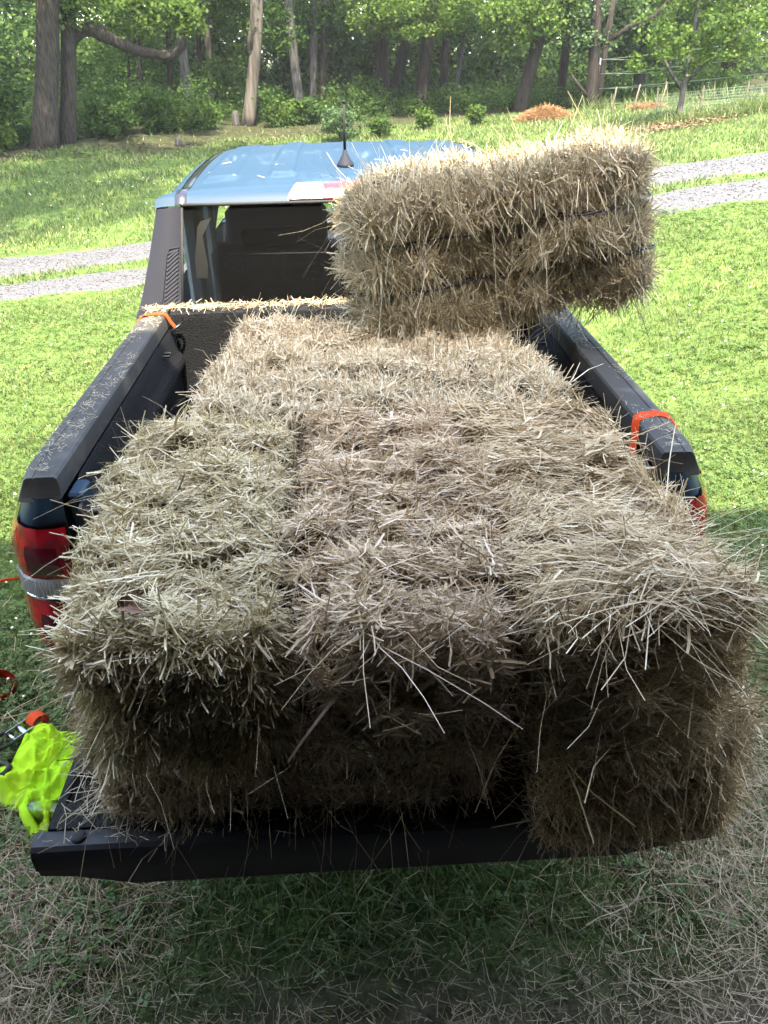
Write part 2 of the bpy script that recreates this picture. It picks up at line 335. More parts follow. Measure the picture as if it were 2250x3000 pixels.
def make_bale(name, label, ctr, half, axes, pal, n, seed, flakes=9, face_w=None, cut=None, comb=.55, twine=None, lobes=0.0, longs=0, wd=.0026, Lr=(.03, .11), bulge=.012, sag=0.0, gap=.006, extra=None, shear=0.0):
    """A rectangular bale: axes = columns l (flakes stacked along it), w, h. Rounded, lumpy core with strands grown on it."""
    rng = np.random.default_rng(seed); half = np.asarray(half, float); A = np.asarray(axes, float)  # rows: l,w,h directions in world
    ctr = np.asarray(ctr, float)
    fa = rng.normal(size=flakes+2)*.7; fb = rng.normal(size=(flakes+2, 2)); ph = rng.uniform(0, 6.28, (6, 4)); kk = rng.uniform(4, 22, (6, 3))*rng.choice([-1, 1], (6, 3))
    NP = 8.0 if lobes else 13.0
    def surf(c):                       # c: (N,3) on the cube surface (-1..1)
        q = c/((np.abs(c)**NP).sum(1)**(1/NP))[:, None]
        fl = (q[:, 0]*.5+.5)*flakes; i = np.clip(fl.astype(int), 0, flakes); fr = fl-i
        groove = np.exp(-(np.minimum(fr, 1-fr)/.10)**2)
        off = fa[i]*bulge*.8-groove*gap*(1+.8*np.sin(i*2.3+c[:, 1]*3))
        nz = sum(np.sin(q@(kk[j]*.45)+ph[j, 0]) for j in range(6))*bulge*(.55 if lobes else .36)
        nz = nz+sum(np.sin(q@(kk[j]*1.3)+ph[j, 1]) for j in range(6))*bulge*.3
        nn = np.sign(q)*np.abs(q)**(NP-1)/half; nn = unit(nn)
        p = q*half
        lw = np.abs(nn[:, 1:]).max(1)
        d = off*lw+nz
        p = p+nn*d[:, None]
        p[:, 1] += fb[i, 0]*bulge*.35*lw; 
        if lobes:
            for hz in (-.36, .30):
                d2 = np.exp(-((q[:, 2]-hz)/.13)**2)*lobes*(1+.25*np.sin(q[:, 0]*4))
                p = p-nn*(d2*(np.abs(nn[:, 1])+np.abs(nn[:, 0])*.9))[:, None]
        if shear: p[:, 0] -= shear*q[:, 2]*np.clip(-q[:, 0], 0, 1)**2
        if sag: p[:, 2] -= sag*q[:, 0]**2*half[2]
        return p, nn
    V = []; Q = []; nv = 0; m = 30
    uu = np.linspace(-1, 1, m+1); U, W = np.meshgrid(uu, uu)
    for ax in range(3):
        for sg in (-1, 1):
            c = np.zeros((U.size, 3)); c[:, ax] = sg; c[:, (ax+1) % 3] = U.ravel(); c[:, (ax+2) % 3] = W.ravel()
            p, nn = surf(c); V.append(p-nn*.012)
            q = (np.arange(m)[:, None]*(m+1)+np.arange(m)[None]).ravel(); f = np.c_[q, q+1, q+m+2, q+m+1]
            Q.append((f if sg > 0 else f[:, ::-1])+nv); nv += U.size
    core = (np.concatenate(V), np.concatenate(Q))
    ar = np.array([half[1]*half[2], half[0]*half[2], half[0]*half[1]])
    fw = {(a, s): 1.0 for a in range(3) for s in (-1, 1)}
    fw.update(face_w or {})
    keys = list(fw); pr = np.array([ar[k[0]]*fw[k] for k in keys]); pr /= pr.sum()
    fi = rng.choice(6, n, p=pr); ka = np.array(keys)[fi]
    c = rng.uniform(-1, 1, (n, 3)); c[np.arange(n), ka[:, 0]] = ka[:, 1]
    fq = (c[:, 0]*.5+.5)*flakes; ds = np.abs(fq-np.round(fq)); wob_ = np.sin(np.round(fq)*4.1+c[:, 1]*3.3+c[:, 2]*2.1)
    gone = (ka[:, 0] != 0) & (ds < .16) & (wob_ > -.25) & (rng.random(n) < .85); c[gone, 0] = np.clip(c[gone, 0]+rng.choice([-1, 1], gone.sum())*.5/flakes, -1, 1)
    p, nn = surf(c)
    lax = np.array([1., 0, 0])
    t0 = np.cross(nn, lax); small = np.linalg.norm(t0, axis=1) < .35
    t0[small] = np.cross(nn[small], unit(rng.normal(size=(small.sum(), 3))))
    t0 = unit(t0); t1 = np.cross(nn, t0)
    # strands of one flake share a slant: combed locks
    lock = np.sin(c[:, 0]*9+rng.uniform(0, 6))*.35+np.sin(c@(kk[0]*.5)+1)*.3
    phi = rng.normal(size=n)*comb+lock+np.where(rng.random(n) < .5, np.pi, 0)
    layer = rng.random(n)
    lift = np.abs(rng.normal(size=n))*.07+np.where(rng.random(n) < .07, rng.uniform(.15, .7, n), 0)-.06
    L = rng.uniform(*Lr, n)*np.where(rng.random(n) < .07, 1.8, 1)
    ch = rng.random(n) < .30; L[ch] = rng.uniform(.010, .030, ch.sum()); lift[ch] *= .6; phi[ch] += rng.normal(size=ch.sum())*.7
    if cut:
        for (a, s), amt in cut.items():
            sel = (ka[:, 0] == a) & (ka[:, 1] == s) & (rng.random(n) < amt)
            lift[sel] = rng.uniform(.4, 2.5, sel.sum()); L[sel] = rng.uniform(.02, .055, sel.sum()); layer[sel] *= .5
    if lobes:
        ng = (np.minimum(np.abs(p[:, 2]/half[2]+.36), np.abs(p[:, 2]/half[2]-.30)) < .17) & (ka[:, 0] != 2) & (rng.random(n) < .93)
        L[ng] *= .5; layer[ng] *= .4
    d = np.cos(phi)[:, None]*t0+np.sin(phi)[:, None]*t1+nn*lift[:, None]; d = unit(d)
    P = p+nn*(-.012+.022*layer)[:, None]-d*(L*rng.uniform(.15, .6, n))[:, None]*(lift < .5)[:, None]
    if lobes:            # strands stay inside their own band between the twines
        bd = np.array([-9, -.36, .30, 9.])*half[2]; bi = np.clip(np.searchsorted(bd, p[:, 2])-1, 0, 2); lo, hi_ = bd[bi]+.006, bd[bi+1]-.006
        sel = (ka[:, 0] != 2); h1 = P[:, 2]+d[:, 2]*L
        for lim, sg in ((hi_, 1), (lo, -1)):
            for endp in (0, 1):
                hv = P[:, 2] if endp == 0 else P[:, 2]+d[:, 2]*L
                ov = np.where(sel, np.maximum(0, (hv-lim)*sg), 0); P[:, 2] -= sg*ov
        far = sel & ((P[:, 2]+d[:, 2]*L > hi_+.004) | (P[:, 2] > hi_+.004) | (P[:, 2] < lo-.004)); L[far] *= .35
    side = unit(np.cross(d, nn)+rng.normal(size=(n, 3))*.5)
    down = A@np.array([0, 0, -1.])
    bend = rng.normal(size=(n, 3))*.17+down*.09*rng.random(n)[:, None]-nn*(.05*(lift < .3))[:, None]
    wds = wd*rng.uniform(.5, 1.35, n)*np.where(ch, 1.25, 1)*np.where(rng.random(n) < .05, 2.0, 1)
    parts = [ribbons(P, d, side, L, wds, bend, 3, .03, .7, rng)]
    if longs:
        sel = rng.choice(n, longs); sel = sel[(nn[sel]@down) < .2]
        k = len(sel); d2 = unit(d[sel]*.8+nn[sel]*rng.uniform(.1, .7, k)[:, None]+rng.normal(size=(k, 3))*.2)
        L2 = rng.uniform(.15, .32, k)
        parts.append(ribbons(p[sel]-d2*(L2*.35)[:, None], d2, unit(np.cross(d2, nn[sel])), L2, wd*rng.uniform(.4, .75, k), down*rng.uniform(.05, .5, k)[:, None]+rng.normal(size=(k, 3))*.12, 5, .02, .5, rng))
    if extra is not None: parts.append(extra(rng, surf, down))
    sv, sq = merge(parts)
    Vall = np.concatenate([core[0], sv]); 
    Qall = np.concatenate([core[1], sq+len(core[0])])
    mi = np.r_[np.zeros(len(core[1]), int), np.ones(len(sq), int)]
    o = link(name, raw_mesh(name, Vall, Qall, mi, smooth=True), [HAYDARK, pal])
    o.matrix_world = Matrix(((A[0][0], A[1][0], A[2][0], ctr[0]), (A[0][1], A[1][1], A[2][1], ctr[1]), (A[0][2], A[1][2], A[2][2], ctr[2]), (0, 0, 0, 1)))
    tag(o, label, 'hay bale', 'hay bales loaded on the pickup')
    if twine:
        for hz in (-.36, .30):
            loop = []
            for i in range(80):
                a = i/80*2*np.pi; cx, cy = np.cos(a), np.sin(a); s_ = max(abs(cx), abs(cy)); q = np.array([[cx/s_, cy/s_, hz+.01*np.sin(5*a)]])
                pp, n_ = surf(q); loop.append(pp[0]+n_[0]*.026)
            loop.append(loop[0]); g = G(); g.tube(loop, .0034, 6, cap=False); g.obj('twine', TWINE, o, True)
    return o
ex, ey, ez = np.eye(3)
def rotz(a): c_, s_ = math.cos(a), math.sin(a); return np.array([[c_, s_, 0], [-s_, c_, 0], [0, 0, 1.]])
def tilt(A, ax, a):   # rotate the three axis rows about a world axis
    Rm = np.array(Matrix.Rotation(a, 3, Vector(ax))); return A@Rm.T
LEN = np.array([ey, -ex, ez])     # l along the truck
CRO = np.array([ex, ey, ez])      # l across the truck
HID = {(2, -1): .05}
ZB, ZM = .742, 1.095
# lower layer
make_bale('hay_bale', 'dark lower bale lying across the tailgate under the left and middle bales', (-.155, -.305, .912), (.41, .215, .158), CRO, STR_B, 17000, 11, face_w={(2, -1): .05, (2, 1): .5, (1, 1): .1, (0, 1): .3, (1, -1): 1.6}, longs=260)
make_bale('hay_bale', 'brown lower bale at the right corner overhanging the tailgate edge', (.495, -.235, .915), (.40, .188, .165), tilt(LEN, (0, 0, 1), .03), STR_C, 22000, 12, face_w={(2, -1): .3, (2, 1): .5, (1, 1): .2, (0, -1): 3.4}, cut={(0, -1): .45}, longs=500, comb=.8, Lr=(.04, .12))
make_bale('hay_bale', 'hidden lower bale crosswise in the middle of the bed', (-.15, .23, .918), (.46, .20, .176), CRO, STR_B, 5000, 13)
make_bale('hay_bale', 'lower bale crosswise at the front of the bed below the pale bales', (.02, .71, .918), (.52, .22, .176), CRO, STR_D, 7000, 14)
# upper layer, three side by side on their edges
make_bale('hay_bale', 'greenish upper bale at the left, beside the left taillight, with chopped stems at its end', (-.314, -.375, 1.268), (.375, .158, .155), tilt(tilt(LEN, (0, 0, 1), .05), (1, 0, 0), -.02), STR_A, 46000, 15,
          face_w={(2, -1): .15, (1, -1): .3, (0, 1): .3, (0, -1): 2.2, (2, 1): 1.6}, cut={(0, -1): .6, (2, 1): .12}, comb=.62, longs=120, wd=.0027, Lr=(.022, .068), gap=.022, bulge=.014, shear=.03)
make_bale('hay_bale', 'golden upper bale in the middle of the rear row, ridged across its top', (.042, -.385, 1.270), (.385, .152, .154), tilt(LEN, (1, 0, 0), -.015), STR_B, 52000, 16,
          face_w={(2, -1): .15, (1, 1): .3, (1, -1): .3, (0, 1): .3, (0, -1): 1.8, (2, 1): 1.7}, comb=.58, cut={(2, 1): .10}, longs=160, gap=.036, bulge=.018, Lr=(.022, .068), flakes=8, wd=.0026, shear=.03)
def wisps(rng, surf, down):      # long loose stems spilling off the right hand corner
    k = 700; c = np.c_[rng.uniform(-1, -.45, k), rng.uniform(-1, .6, k), np.ones(k)]; c[:280, 0] = -1; c[:280, 2] = rng.uniform(-.6, 1, 280)
    p, nn = surf(c); d = unit(np.c_[rng.normal(-.35, .45, k), rng.normal(-1, .5, k), rng.normal(.12, .22, k)]); L = rng.uniform(.12, .36, k)
    return ribbons(p-d*(L*.5)[:, None]+nn*.008, d, unit(np.cross(d, nn)+rng.normal(size=(k, 3))*.3), L, rng.uniform(.0010, .0021, k), down*rng.uniform(0, .35, k)[:, None]+rng.normal(size=(k, 3))*.10, 5, .02, .5, rng)
make_bale('hay_bale', 'brown upper bale at the right, combed sideways with long wispy stems at the corner', (.376, -.375, 1.268), (.385, .155, .158), tilt(tilt(LEN, (0, 0, 1), .06), (1, 0, 0), -.02), STR_C, 50000, 17,
          face_w={(2, -1): .15, (1, 1): .3, (0, 1): .3, (0, -1): 1.8, (2, 1): 1.7}, comb=.52, longs=160, Lr=(.026, .085), wd=.0026, gap=.028, bulge=.017, shear=.02, extra=wisps)
# the two crosswise bales behind
make_bale('hay_bale', 'pale crosswise bale behind the rear row, its right end bristling upward', (.045, .285, 1.238), (.455, .20, .150), tilt(CRO, (0, 0, 1), .03), STR_D, 34000, 18,
          face_w={(2, -1): .1, (1, 1): .3, (1, -1): .8, (2, 1): 1.8}, comb=.9, cut={(0, 1): .6, (2, 1): .28}, longs=110, Lr=(.025, .075), wd=.0027, gap=.018)
make_bale('hay_bale', 'pale crosswise bale behind the cab window, under the tilted top bale', (.040, .70, 1.222), (.425, .20, .147), tilt(CRO, (0, 0, 1), -.04), STR_D, 28000, 19,
          face_w={(2, -1): .1, (1, 1): .5, (1, -1): .3, (2, 1): 1.8}, comb=.9, cut={(2, 1): .2, (0, -1): .4}, longs=110, Lr=(.025, .075), wd=.0027, gap=.018)
# top bale on its edge, tilted over the right rail
Ax = tilt(tilt(CRO, (0, 1, 0), -.125), (0, 0, 1), .07)
make_bale('hay_bale', 'large bale tilted on top, bound with two dark twines, overhanging the right rail', (.440, .88, 1.615), (.447, .165, .210), Ax, STR_F, 52000, 20, flakes=11,
          face_w={(2, -1): .7, (1, 1): .2, (1, -1): 2.0, (0, 1): 1.3, (0, -1): 1.3}, cut={(2, 1): .5, (0, 1): .55, (0, -1): .6, (2, -1): .5, (1, -1): .18}, comb=.55, twine=True, lobes=.042, longs=420, Lr=(.04, .13), bulge=.016)

# ------------------------------------------------------------------ pickup truck
paint = mat('blue_grey_paint', (.019, .044, .076), .6, 0, .14, .22)
paint_d = paint
trimblk = mat('black_trim', (.014, .016, .024), .7, spec=.25, bump=(500, .35, .002))
glossblk = mat('gloss_black', (.012, .011, .016), .12, spec=.6, coat=.5)
capblk = mat('rail_cap_plastic', (.042, .042, .041), .68, spec=.32, noise=(8, (.110, .101, .086), .5, .75), bump=(420, .3, .0015))
linerblk = mat('spray_bedliner', (.010, .011, .013), .65, spec=.2, bump=(190, 1.0, .006))
tgblk = mat('tailgate_plastic', (.016, .016, .019), .45, spec=.45, bump=(300, .25, .0012))
redlens = mat('red_lens', (.66, .005, .014), .07, spec=.6, coat=1, noise=(18, (.26, .003, .010), .4, .6))
reddark = mat('dark_red_reflector', (.10, .003, .008), .15, spec=.6, coat=1)
clearlens = mat('clear_lens', (.85, .85, .85), .3, 0, .3, .3)
chrome = mat('chrome', (.7, .7, .72), .12, 1)
rubber = mat('rubber', (.018, .018, .018), .8)
steel = mat('dark_steel', (.045, .045, .048), .35, .8)
glass = glass_mat('tinted_glass', (.72, .76, .78)); dusty(glass); clearglass = glass_mat('clear_glass', (.75, .8, .79))
cloth = mat('dark_seat_cloth', (.016, .018, .023), .9, bump=(200, .4, .003))
cream = mat('cream_trim', (.85, .83, .74), .7)
greytrim = mat('grey_trim', (.22, .25, .27), .6)

truck = tag(empty('pickup_truck', (0, 0, 0)), 'blue grey pickup truck backed up with its tailgate down and its bed full of hay', 'pickup truck')
zs_ = [.40, .55, .80, 1.0, 1.10, 1.16, 1.20, 1.245]; xs_ = [.85, .885, .90, .897, .887, .868, .845, .822]
def xprof(z): return np.interp(z, zs_, xs_)
WR = [(.705, .004, 0), (.735, -.006, .1), (.775, -.012, .35), (.81, -.006, .6), (.838, .012, .8), (.862, .05, .92), (.878, .11, 1), (.887, .21, 1), (.89, .35, 1)]
def wrap(i, z, out=0.0):
    x, y, k = WR[i]; return np.array([x+k*(xprof(z)-.89)+out*k, y-out*(1-k)-.012*math.exp(-((z-1.19)/.05)**2)*(1-k*.5), z])
AX = (.98, 4.05)
body = G()
for sg in (-1, 1):
    zrow = np.r_[np.linspace(.55, 1.14, 12), 1.16, 1.18, 1.20, 1.215, 1.23, 1.242]
    S = [[wrap(i, z)*(sg, 1, 1) for z in zrow] for i in range(len(WR))]; body.loft(S)
    cols = []
    for yy in np.unique(np.r_[np.linspace(.35, 4.85, 76), 1.455, 1.465]):
        zl = .42
        for a in AX:
            if abs(yy-a) < .42: zl = max(zl, .36+math.sqrt(.42**2-(yy-a)**2))
        zt = 1.242 if yy < 1.46 else (1.19 if yy < 3.9 else 1.19-.16*((yy-3.9)/.95)**1.5)
        zz = np.linspace(zl, zt, 16); nar = 1-.13*max(0, (yy-4.2)/.65)**2
        cols.append([(sg*xprof(z)*nar*(.985 if yy > 1.46 and z > 1.15 else 1), yy, z) for z in zz])
    body.loft(cols)
    body.box((sg*.668, .02, .70), (sg*.703, .10, 1.232), bev=.006)          # jamb beside the tailgate
    body.box((sg*.60, -.0, .55), (sg*.70, .10, .695))
hs = []
for yy in np.linspace(3.9, 4.85, 10):
    zt = 1.19-.16*((yy-3.9)/.95)**1.5; nar = 1-.13*max(0, (yy-4.2)/.65)**2
    xx = np.linspace(-.85, .85, 13); hs.append([(x*nar, yy, zt-.01+.05*(1-(x/.85)**2)*(1-((yy-3.9)/.95)**3)) for x in xx])
body.loft(hs); body.box((-.74, 4.80, .45), (.74, 4.87, 1.0), bev=.02)
body.box((-.80, 1.48, .45), (.80, 3.9, .60)); body.box((-.70, .1, .60), (.70, 1.40, .70))
body.obj('body', paint, truck, auto=35)

# roof with pressed ribs
LG = ([1.55, 1.572, 1.61, 1.70, 1.85, 2.1, 2.4, 2.6, 3.0, 3.27], [1.641, 1.672, 1.692, 1.704, 1.717, 1.729, 1.735, 1.735, 1.722, 1.700])
DR = ([0, .3, .48, .575, .615, .660, .69, .715, .735], [0, .003, .010, .018, .022, .031, .043, .062, .092])
def roofz(x, y, rib=True):
    x = abs(x); k = np.clip((y-1.55)/.16, 0, 1); k = k*k*(3-2*k)
    z = np.interp(y, *LG)-np.interp(x, *DR)*(.10+.90*k)
    if rib:
        f = np.clip((y-1.74)/.08, 0, 1)*np.clip((3.2-y)/.1, 0, 1)
        def st(a, b): return np.clip((x-a)/.012, 0, 1)*np.clip((b-x)/.012, 0, 1)
        z += f*(.007*st(.21, .315)+.007*st(.445, .58))
    return z
rx = np.unique(np.r_[np.linspace(-.615, .615, 40), *[[s*a] for s in (-1, 1) for a in (.21, .222, .303, .315, .445, .457, .568, .58)]])
ry = np.unique(np.r_[np.linspace(1.55, 1.66, 11), np.linspace(1.68, 1.86, 10), np.linspace(1.9, 3.27, 18)])
rf = G(); rf.loft([[(x, y, roofz(x, y)) for x in rx] for y in ry])
for sg in (-1, 1):
    rf.loft([[(sg*x, y, roofz(x, y)) for x in np.linspace(.659, .735, 8)]+[(sg*.742, y+.0, roofz(.735, y)-.03)] for y in ry])
roof = rf.obj('roof', paint, truck, auto=30)
for sg in (-1, 1):
    g = G(); g.loft([[(sg*x, y, roofz(x, y)+dz) for x, dz in ((.614, -.004), (.618, .004), (.637, .006), (.656, .004), (.660, -.004))] for y in ry]); g.obj('roof_moulding', glossblk, truck, True)
# antenna
g = G(); z0 = roofz(0, 1.93)
secs = []
for tt, rx_, ry_ in ((0, .036, .055), (.012, .034, .050), (.028, .022, .036), (.045, .012, .020), (.062, .0085, .0085)):
    a = np.linspace(0, 2*np.pi, 16, endpoint=False); secs.append(np.c_[-.007+rx_*np.cos(a), 1.93+ry_*np.sin(a)+.015*tt/.06, np.full(16, z0-.002+tt)])
g.loft(secs, True, True); ant = g.obj('antenna', trimblk, truck, True)
g = G(); g.tube([(-.007, 1.945, z0+.055), (-.006, 1.93, z0+.14), (-.004, 1.905, z0+.235)], [.0062, .0055, .0048], 8); g.tube([(-.004, 1.905, z0+.235), (-.004, 1.904, z0+.243)], [.0062, .0062], 8); g.obj('mast', rubber, ant, True)
# third brake light
def slope_pt(x, k):  # along the upper tailgate of the roof, k 0 bottom 1 top
    y = 1.552+.075*k; return np.array([x, y, roofz(x, y, False)])
def lens(x0, x1, x0t, x1t, off, th=.010):
    g = G(); n_ = np.array([0, -.75, .66]); S = []
    for k in np.linspace(0, 1, 5):
        a, b_ = x0+(x0t-x0)*k, x1+(x1t-x1)*k
        S.append([slope_pt(x, k)+n_*(off+th*math.sin(math.pi*(.15+.7*k))) for x in np.linspace(a, b_, 10)])
    g.loft(S)
    ed = [S[0][i] for i in range(10)]+[S[k][9] for k in range(1, 5)]+[S[4][i] for i in range(8, -1, -1)]+[S[k][0] for k in (3, 2, 1)]
    g.loft([[p for p in ed], [p-n_*(th+off+.006) for p in ed]], True); return g
bl = lens(-.235, .235, -.196, .196, .001, .004).obj('brake_light', glossblk, truck)
for sg in (-1, 1): lens(*sorted((sg*.088, sg*.228)), *sorted((sg*.104, sg*.191)), .007).obj('clear_lens', mat('clear_brake_lens', (.22, .225, .235), .15, .2, .6, .8, noise=(45, (.07, .07, .075), .52, .6), bump=(120, .5, .004)) if sg < 0 else bpy.data.materials['clear_brake_lens'], bl, True)
lens(-.088, .088, -.104, .104, .007).obj('red_lens', mat('red_brake_lens', (.34, .010, .008), .1, spec=.7, coat=1, bump=(120, .5, .004)), bl, True)

# rear window, pillars, glass, interior
def quadgrid(P00, P10, P01, P11, nu, nv, bow=(0, 0, 0)):
    P00, P10, P01, P11 = map(np.array, (P00, P10, P01, P11)); S = []
    for v in np.linspace(0, 1, nv):
        S.append([(P00*(1-u)+P10*u)*(1-v)+(P01*(1-u)+P11*u)*v+np.array(bow)*(4*u*(1-u)) for u in np.linspace(0, 1, nu)])
    return S
g = G(); g.loft(quadgrid((-.664, 1.440, 1.27), (.664, 1.440, 1.27), (-.632, 1.556, 1.636), (.632, 1.556, 1.636), 12, 2, (0, -.012, 0))); rw = g.obj('rear_window', glass, truck, True)
g = G()
for a, b_ in (((-.664, 1.436, 1.27), (-.634, 1.552, 1.634)), ((.664, 1.436, 1.27), (.634, 1.552, 1.634))): g.tube([a, b_], .005, 6)
g.tube([(x, 1.550-.012*(1-(x/.635)**2), 1.640) for x in np.linspace(-.638, .638, 12)], .006, 6); g.obj('seal', rubber, rw, True)
for sg in (-1, 1):
    def pil(s_, t_):   # s 0 inner .. 1 outer, t 0 bottom .. 1 top
        yb, zb = 1.425, 1.262
        yi, zi = 1.435+.122*t_, 1.270+.366*t_; xi = .669-.032*t_
        xo = np.interp(t_, [0, .12, .3, .6, 1], [.842, .820, .799, .767, .729]); yo = 1.415+.14*t_; zo = 1.250+.378*t_
        return np.array([sg*(xi+(xo-xi)*s_), yi+(yo-yi)*s_-.016*math.sin(math.pi*s_), zi+(zo-zi)*s_])
    g = G(); S = []
    for t_ in np.linspace(0, 1, 13):
        row = [pil(s_, t_) for s_ in np.linspace(0, 1, 9)]; o_ = row[-1]
        row += [o_+(sg*.008, .03, 0), o_+(sg*.012, .10, 0), o_+(sg*.012, .22*(1-.2*t_), 0)]; row = [row[0]+(0, .03, 0)]+row; S.append(row)
    g.loft(S); pt = g.obj('pillar_trim', trimblk, truck, auto=40)
    nrm = np.array([0, -.94, .34]); g = G()
    def strip(P, Q_, w_, th):
        P, Q_ = np.array(P), np.array(Q_); d_ = unit(Q_-P); s_ = np.cross(d_, nrm)*w_/2
        sec = lambda c_: [c_-s_, c_-s_*.6+nrm*th, c_+s_*.6+nrm*th, c_+s_]
        g.loft([sec(P), sec(Q_)], True, True)
    for t_ in np.arange(-.02, .60, .040):
        a_, b2 = max(t_, .02), t_+.075
        if b2 > .60: b2 = .60
        strip(pil(.09, b2 if b2 < .60 else .6)+nrm*-.001, pil(.40, a_)+nrm*-.001, .010, .005)
    fr_ = [pil(.44, .0), pil(.44, .56), pil(.38, .62), pil(.06, .62)]
    for a_, b2 in zip(fr_[:-1], fr_[1:]): strip(a_, b2, .007, .005)
    g.obj('ribbed_insert', trimblk, pt)
    # side windows and door frames
    g = G()
    for ya, yb in ((1.72, 2.42), (2.50, 3.22)):
        g.loft([[(sg*.868, ya-.10*(ya < 2), 1.19), (sg*.868, yb+(.35 if yb > 3 else 0), 1.19)], [(sg*.737, ya, 1.60), (sg*.732, yb, 1.595)]])
    g.obj('side_window', clearglass, truck)
    g = G(); g.loft([[(sg*.872, 2.41, 1.19), (sg*.872, 2.51, 1.19)], [(sg*.740, 2.41, 1.60), (sg*.740, 2.51, 1.60)]])
    g.obj('door_pillar', trimblk, truck); g = G(); g.loft([[(sg*.872, 3.54, 1.19), (sg*.85, 3.72, 1.19)], [(sg*.736, 3.18, 1.60), (sg*.67, 3.27, 1.68)]]); g.obj('windshield_pillar', trimblk, truck)
    g = G()
    g.box((sg*.66, 2.40, .8), (sg*.725, 2.50, 1.58), bev=.02); g.obj('interior_pillar', greytrim, truck); g = G(); g.box((sg*.625, 1.80, 1.1), (sg*.70, 1.98, 1.60), bev=.03); g.obj('interior_pillar', greytrim, truck)
g = G(); g.loft(quadgrid((-.78, 3.95, 1.16), (.78, 3.95, 1.16), (-.64, 3.27, 1.695), (.64, 3.27, 1.695), 10, 2, (0, .03, 0))); g.obj('windshield', clearglass, truck, True)
g = G(); g.loft([[(x, y, roofz(x, y, False)-.035) for x in np.linspace(-.70, .70, 8)] for y in np.linspace(1.60, 3.25, 8)]); g.obj('headliner', greytrim, truck, True)
g = G(); g.box((-.80, 1.50, .62), (.80, 1.53, 1.25)); g.box((-.78, 3.5, .7), (.78, 3.9, 1.12), bev=.05); g.box((-.80, 1.53, .62), (.80, 3.5, .68)); g.obj('cabin', cloth, truck)
for xx, wdt in ((-.33, .27), (.33, .27), (0, .10)):
    if xx == 0: continue
    s_ = G(); s_.box((xx-wdt+.03*(1 if xx < 0 else 0), 1.66, .95), (xx+wdt, 1.80, 1.46), bev=.05); s_.box((xx-wdt, 1.62, .88), (xx+wdt, 2.15, 1.0), bev=.04)
    st = s_.obj('rear_seat', cloth, truck, auto=60)
    h_ = G(); h_.box((xx-.12, 1.68, 1.45), (xx+.12, 1.77, 1.52), bev=.03); h_.obj('headrest', cloth, st, auto=60)
for xx in (-.36, .36):
    s_ = G(); s_.box((xx-.25, 2.45, .95), (xx+.25, 2.60, 1.50), bev=.06); s_.box((xx-.25, 2.45, .85), (xx+.25, 3.0, 1.0), bev=.04)
    st = s_.obj('front_seat', cloth, truck, auto=60)
    h_ = G(); h_.box((xx-.13, 2.46, 1.52), (xx+.13, 2.56, 1.66), bev=.035); h_.obj('headrest', cloth, st, auto=60)
# belt guide and cream pillar cover seen through the glass
g = G(); g.loft([[(-.606, 1.50, 1.378), (-.564, 1.505, 1.376)], [(-.605, 1.52, 1.449), (-.557, 1.515, 1.423)], [(-.588, 1.56, 1.557), (-.570, 1.55, 1.526)], [(-.575, 1.567, 1.577), (-.532, 1.575, 1.588)]]); g.obj('belt_cover', cream, truck)

# rail caps
for sg in (-1, 1):
    prof = [(.714, 1.232), (.703, 1.238), (.7045, 1.272), (.7075, 1.284), (.713, 1.289), (.764, 1.289), (.766, 1.2865), (.769, 1.2865), (.771, 1.289), (.787, 1.288), (.797, 1.283), (.812, 1.258), (.824, 1.236), (.815, 1.232)]
    S = []
    for yy, sc, dz in ((-.006, .40, 1), (.000, .42, .0), (.008, .50, 0), (.035, .74, 0), (.07, .92, 0), (.11, 1, 0), *[(v_, 1, 0) for v_ in np.linspace(.2, 1.40, 13)], (1.425, 1, .1), (1.43, 1, 1)):
        row = []
        for x, z in prof:
            xx = x if x < .73 else .73+(x-.73)*(.62+.38*sc)
            zz = z if z < 1.24 else z-(z-1.24)*(.95*dz if dz == 1 else dz*.25)
            row.append((sg*xx, yy-(.006 if z < 1.25 and yy < .02 else 0), zz))
        S.append(row)
    g = G(); g.loft(S, True, True); g.obj('bed_rail_cap', capblk, truck, auto=32)

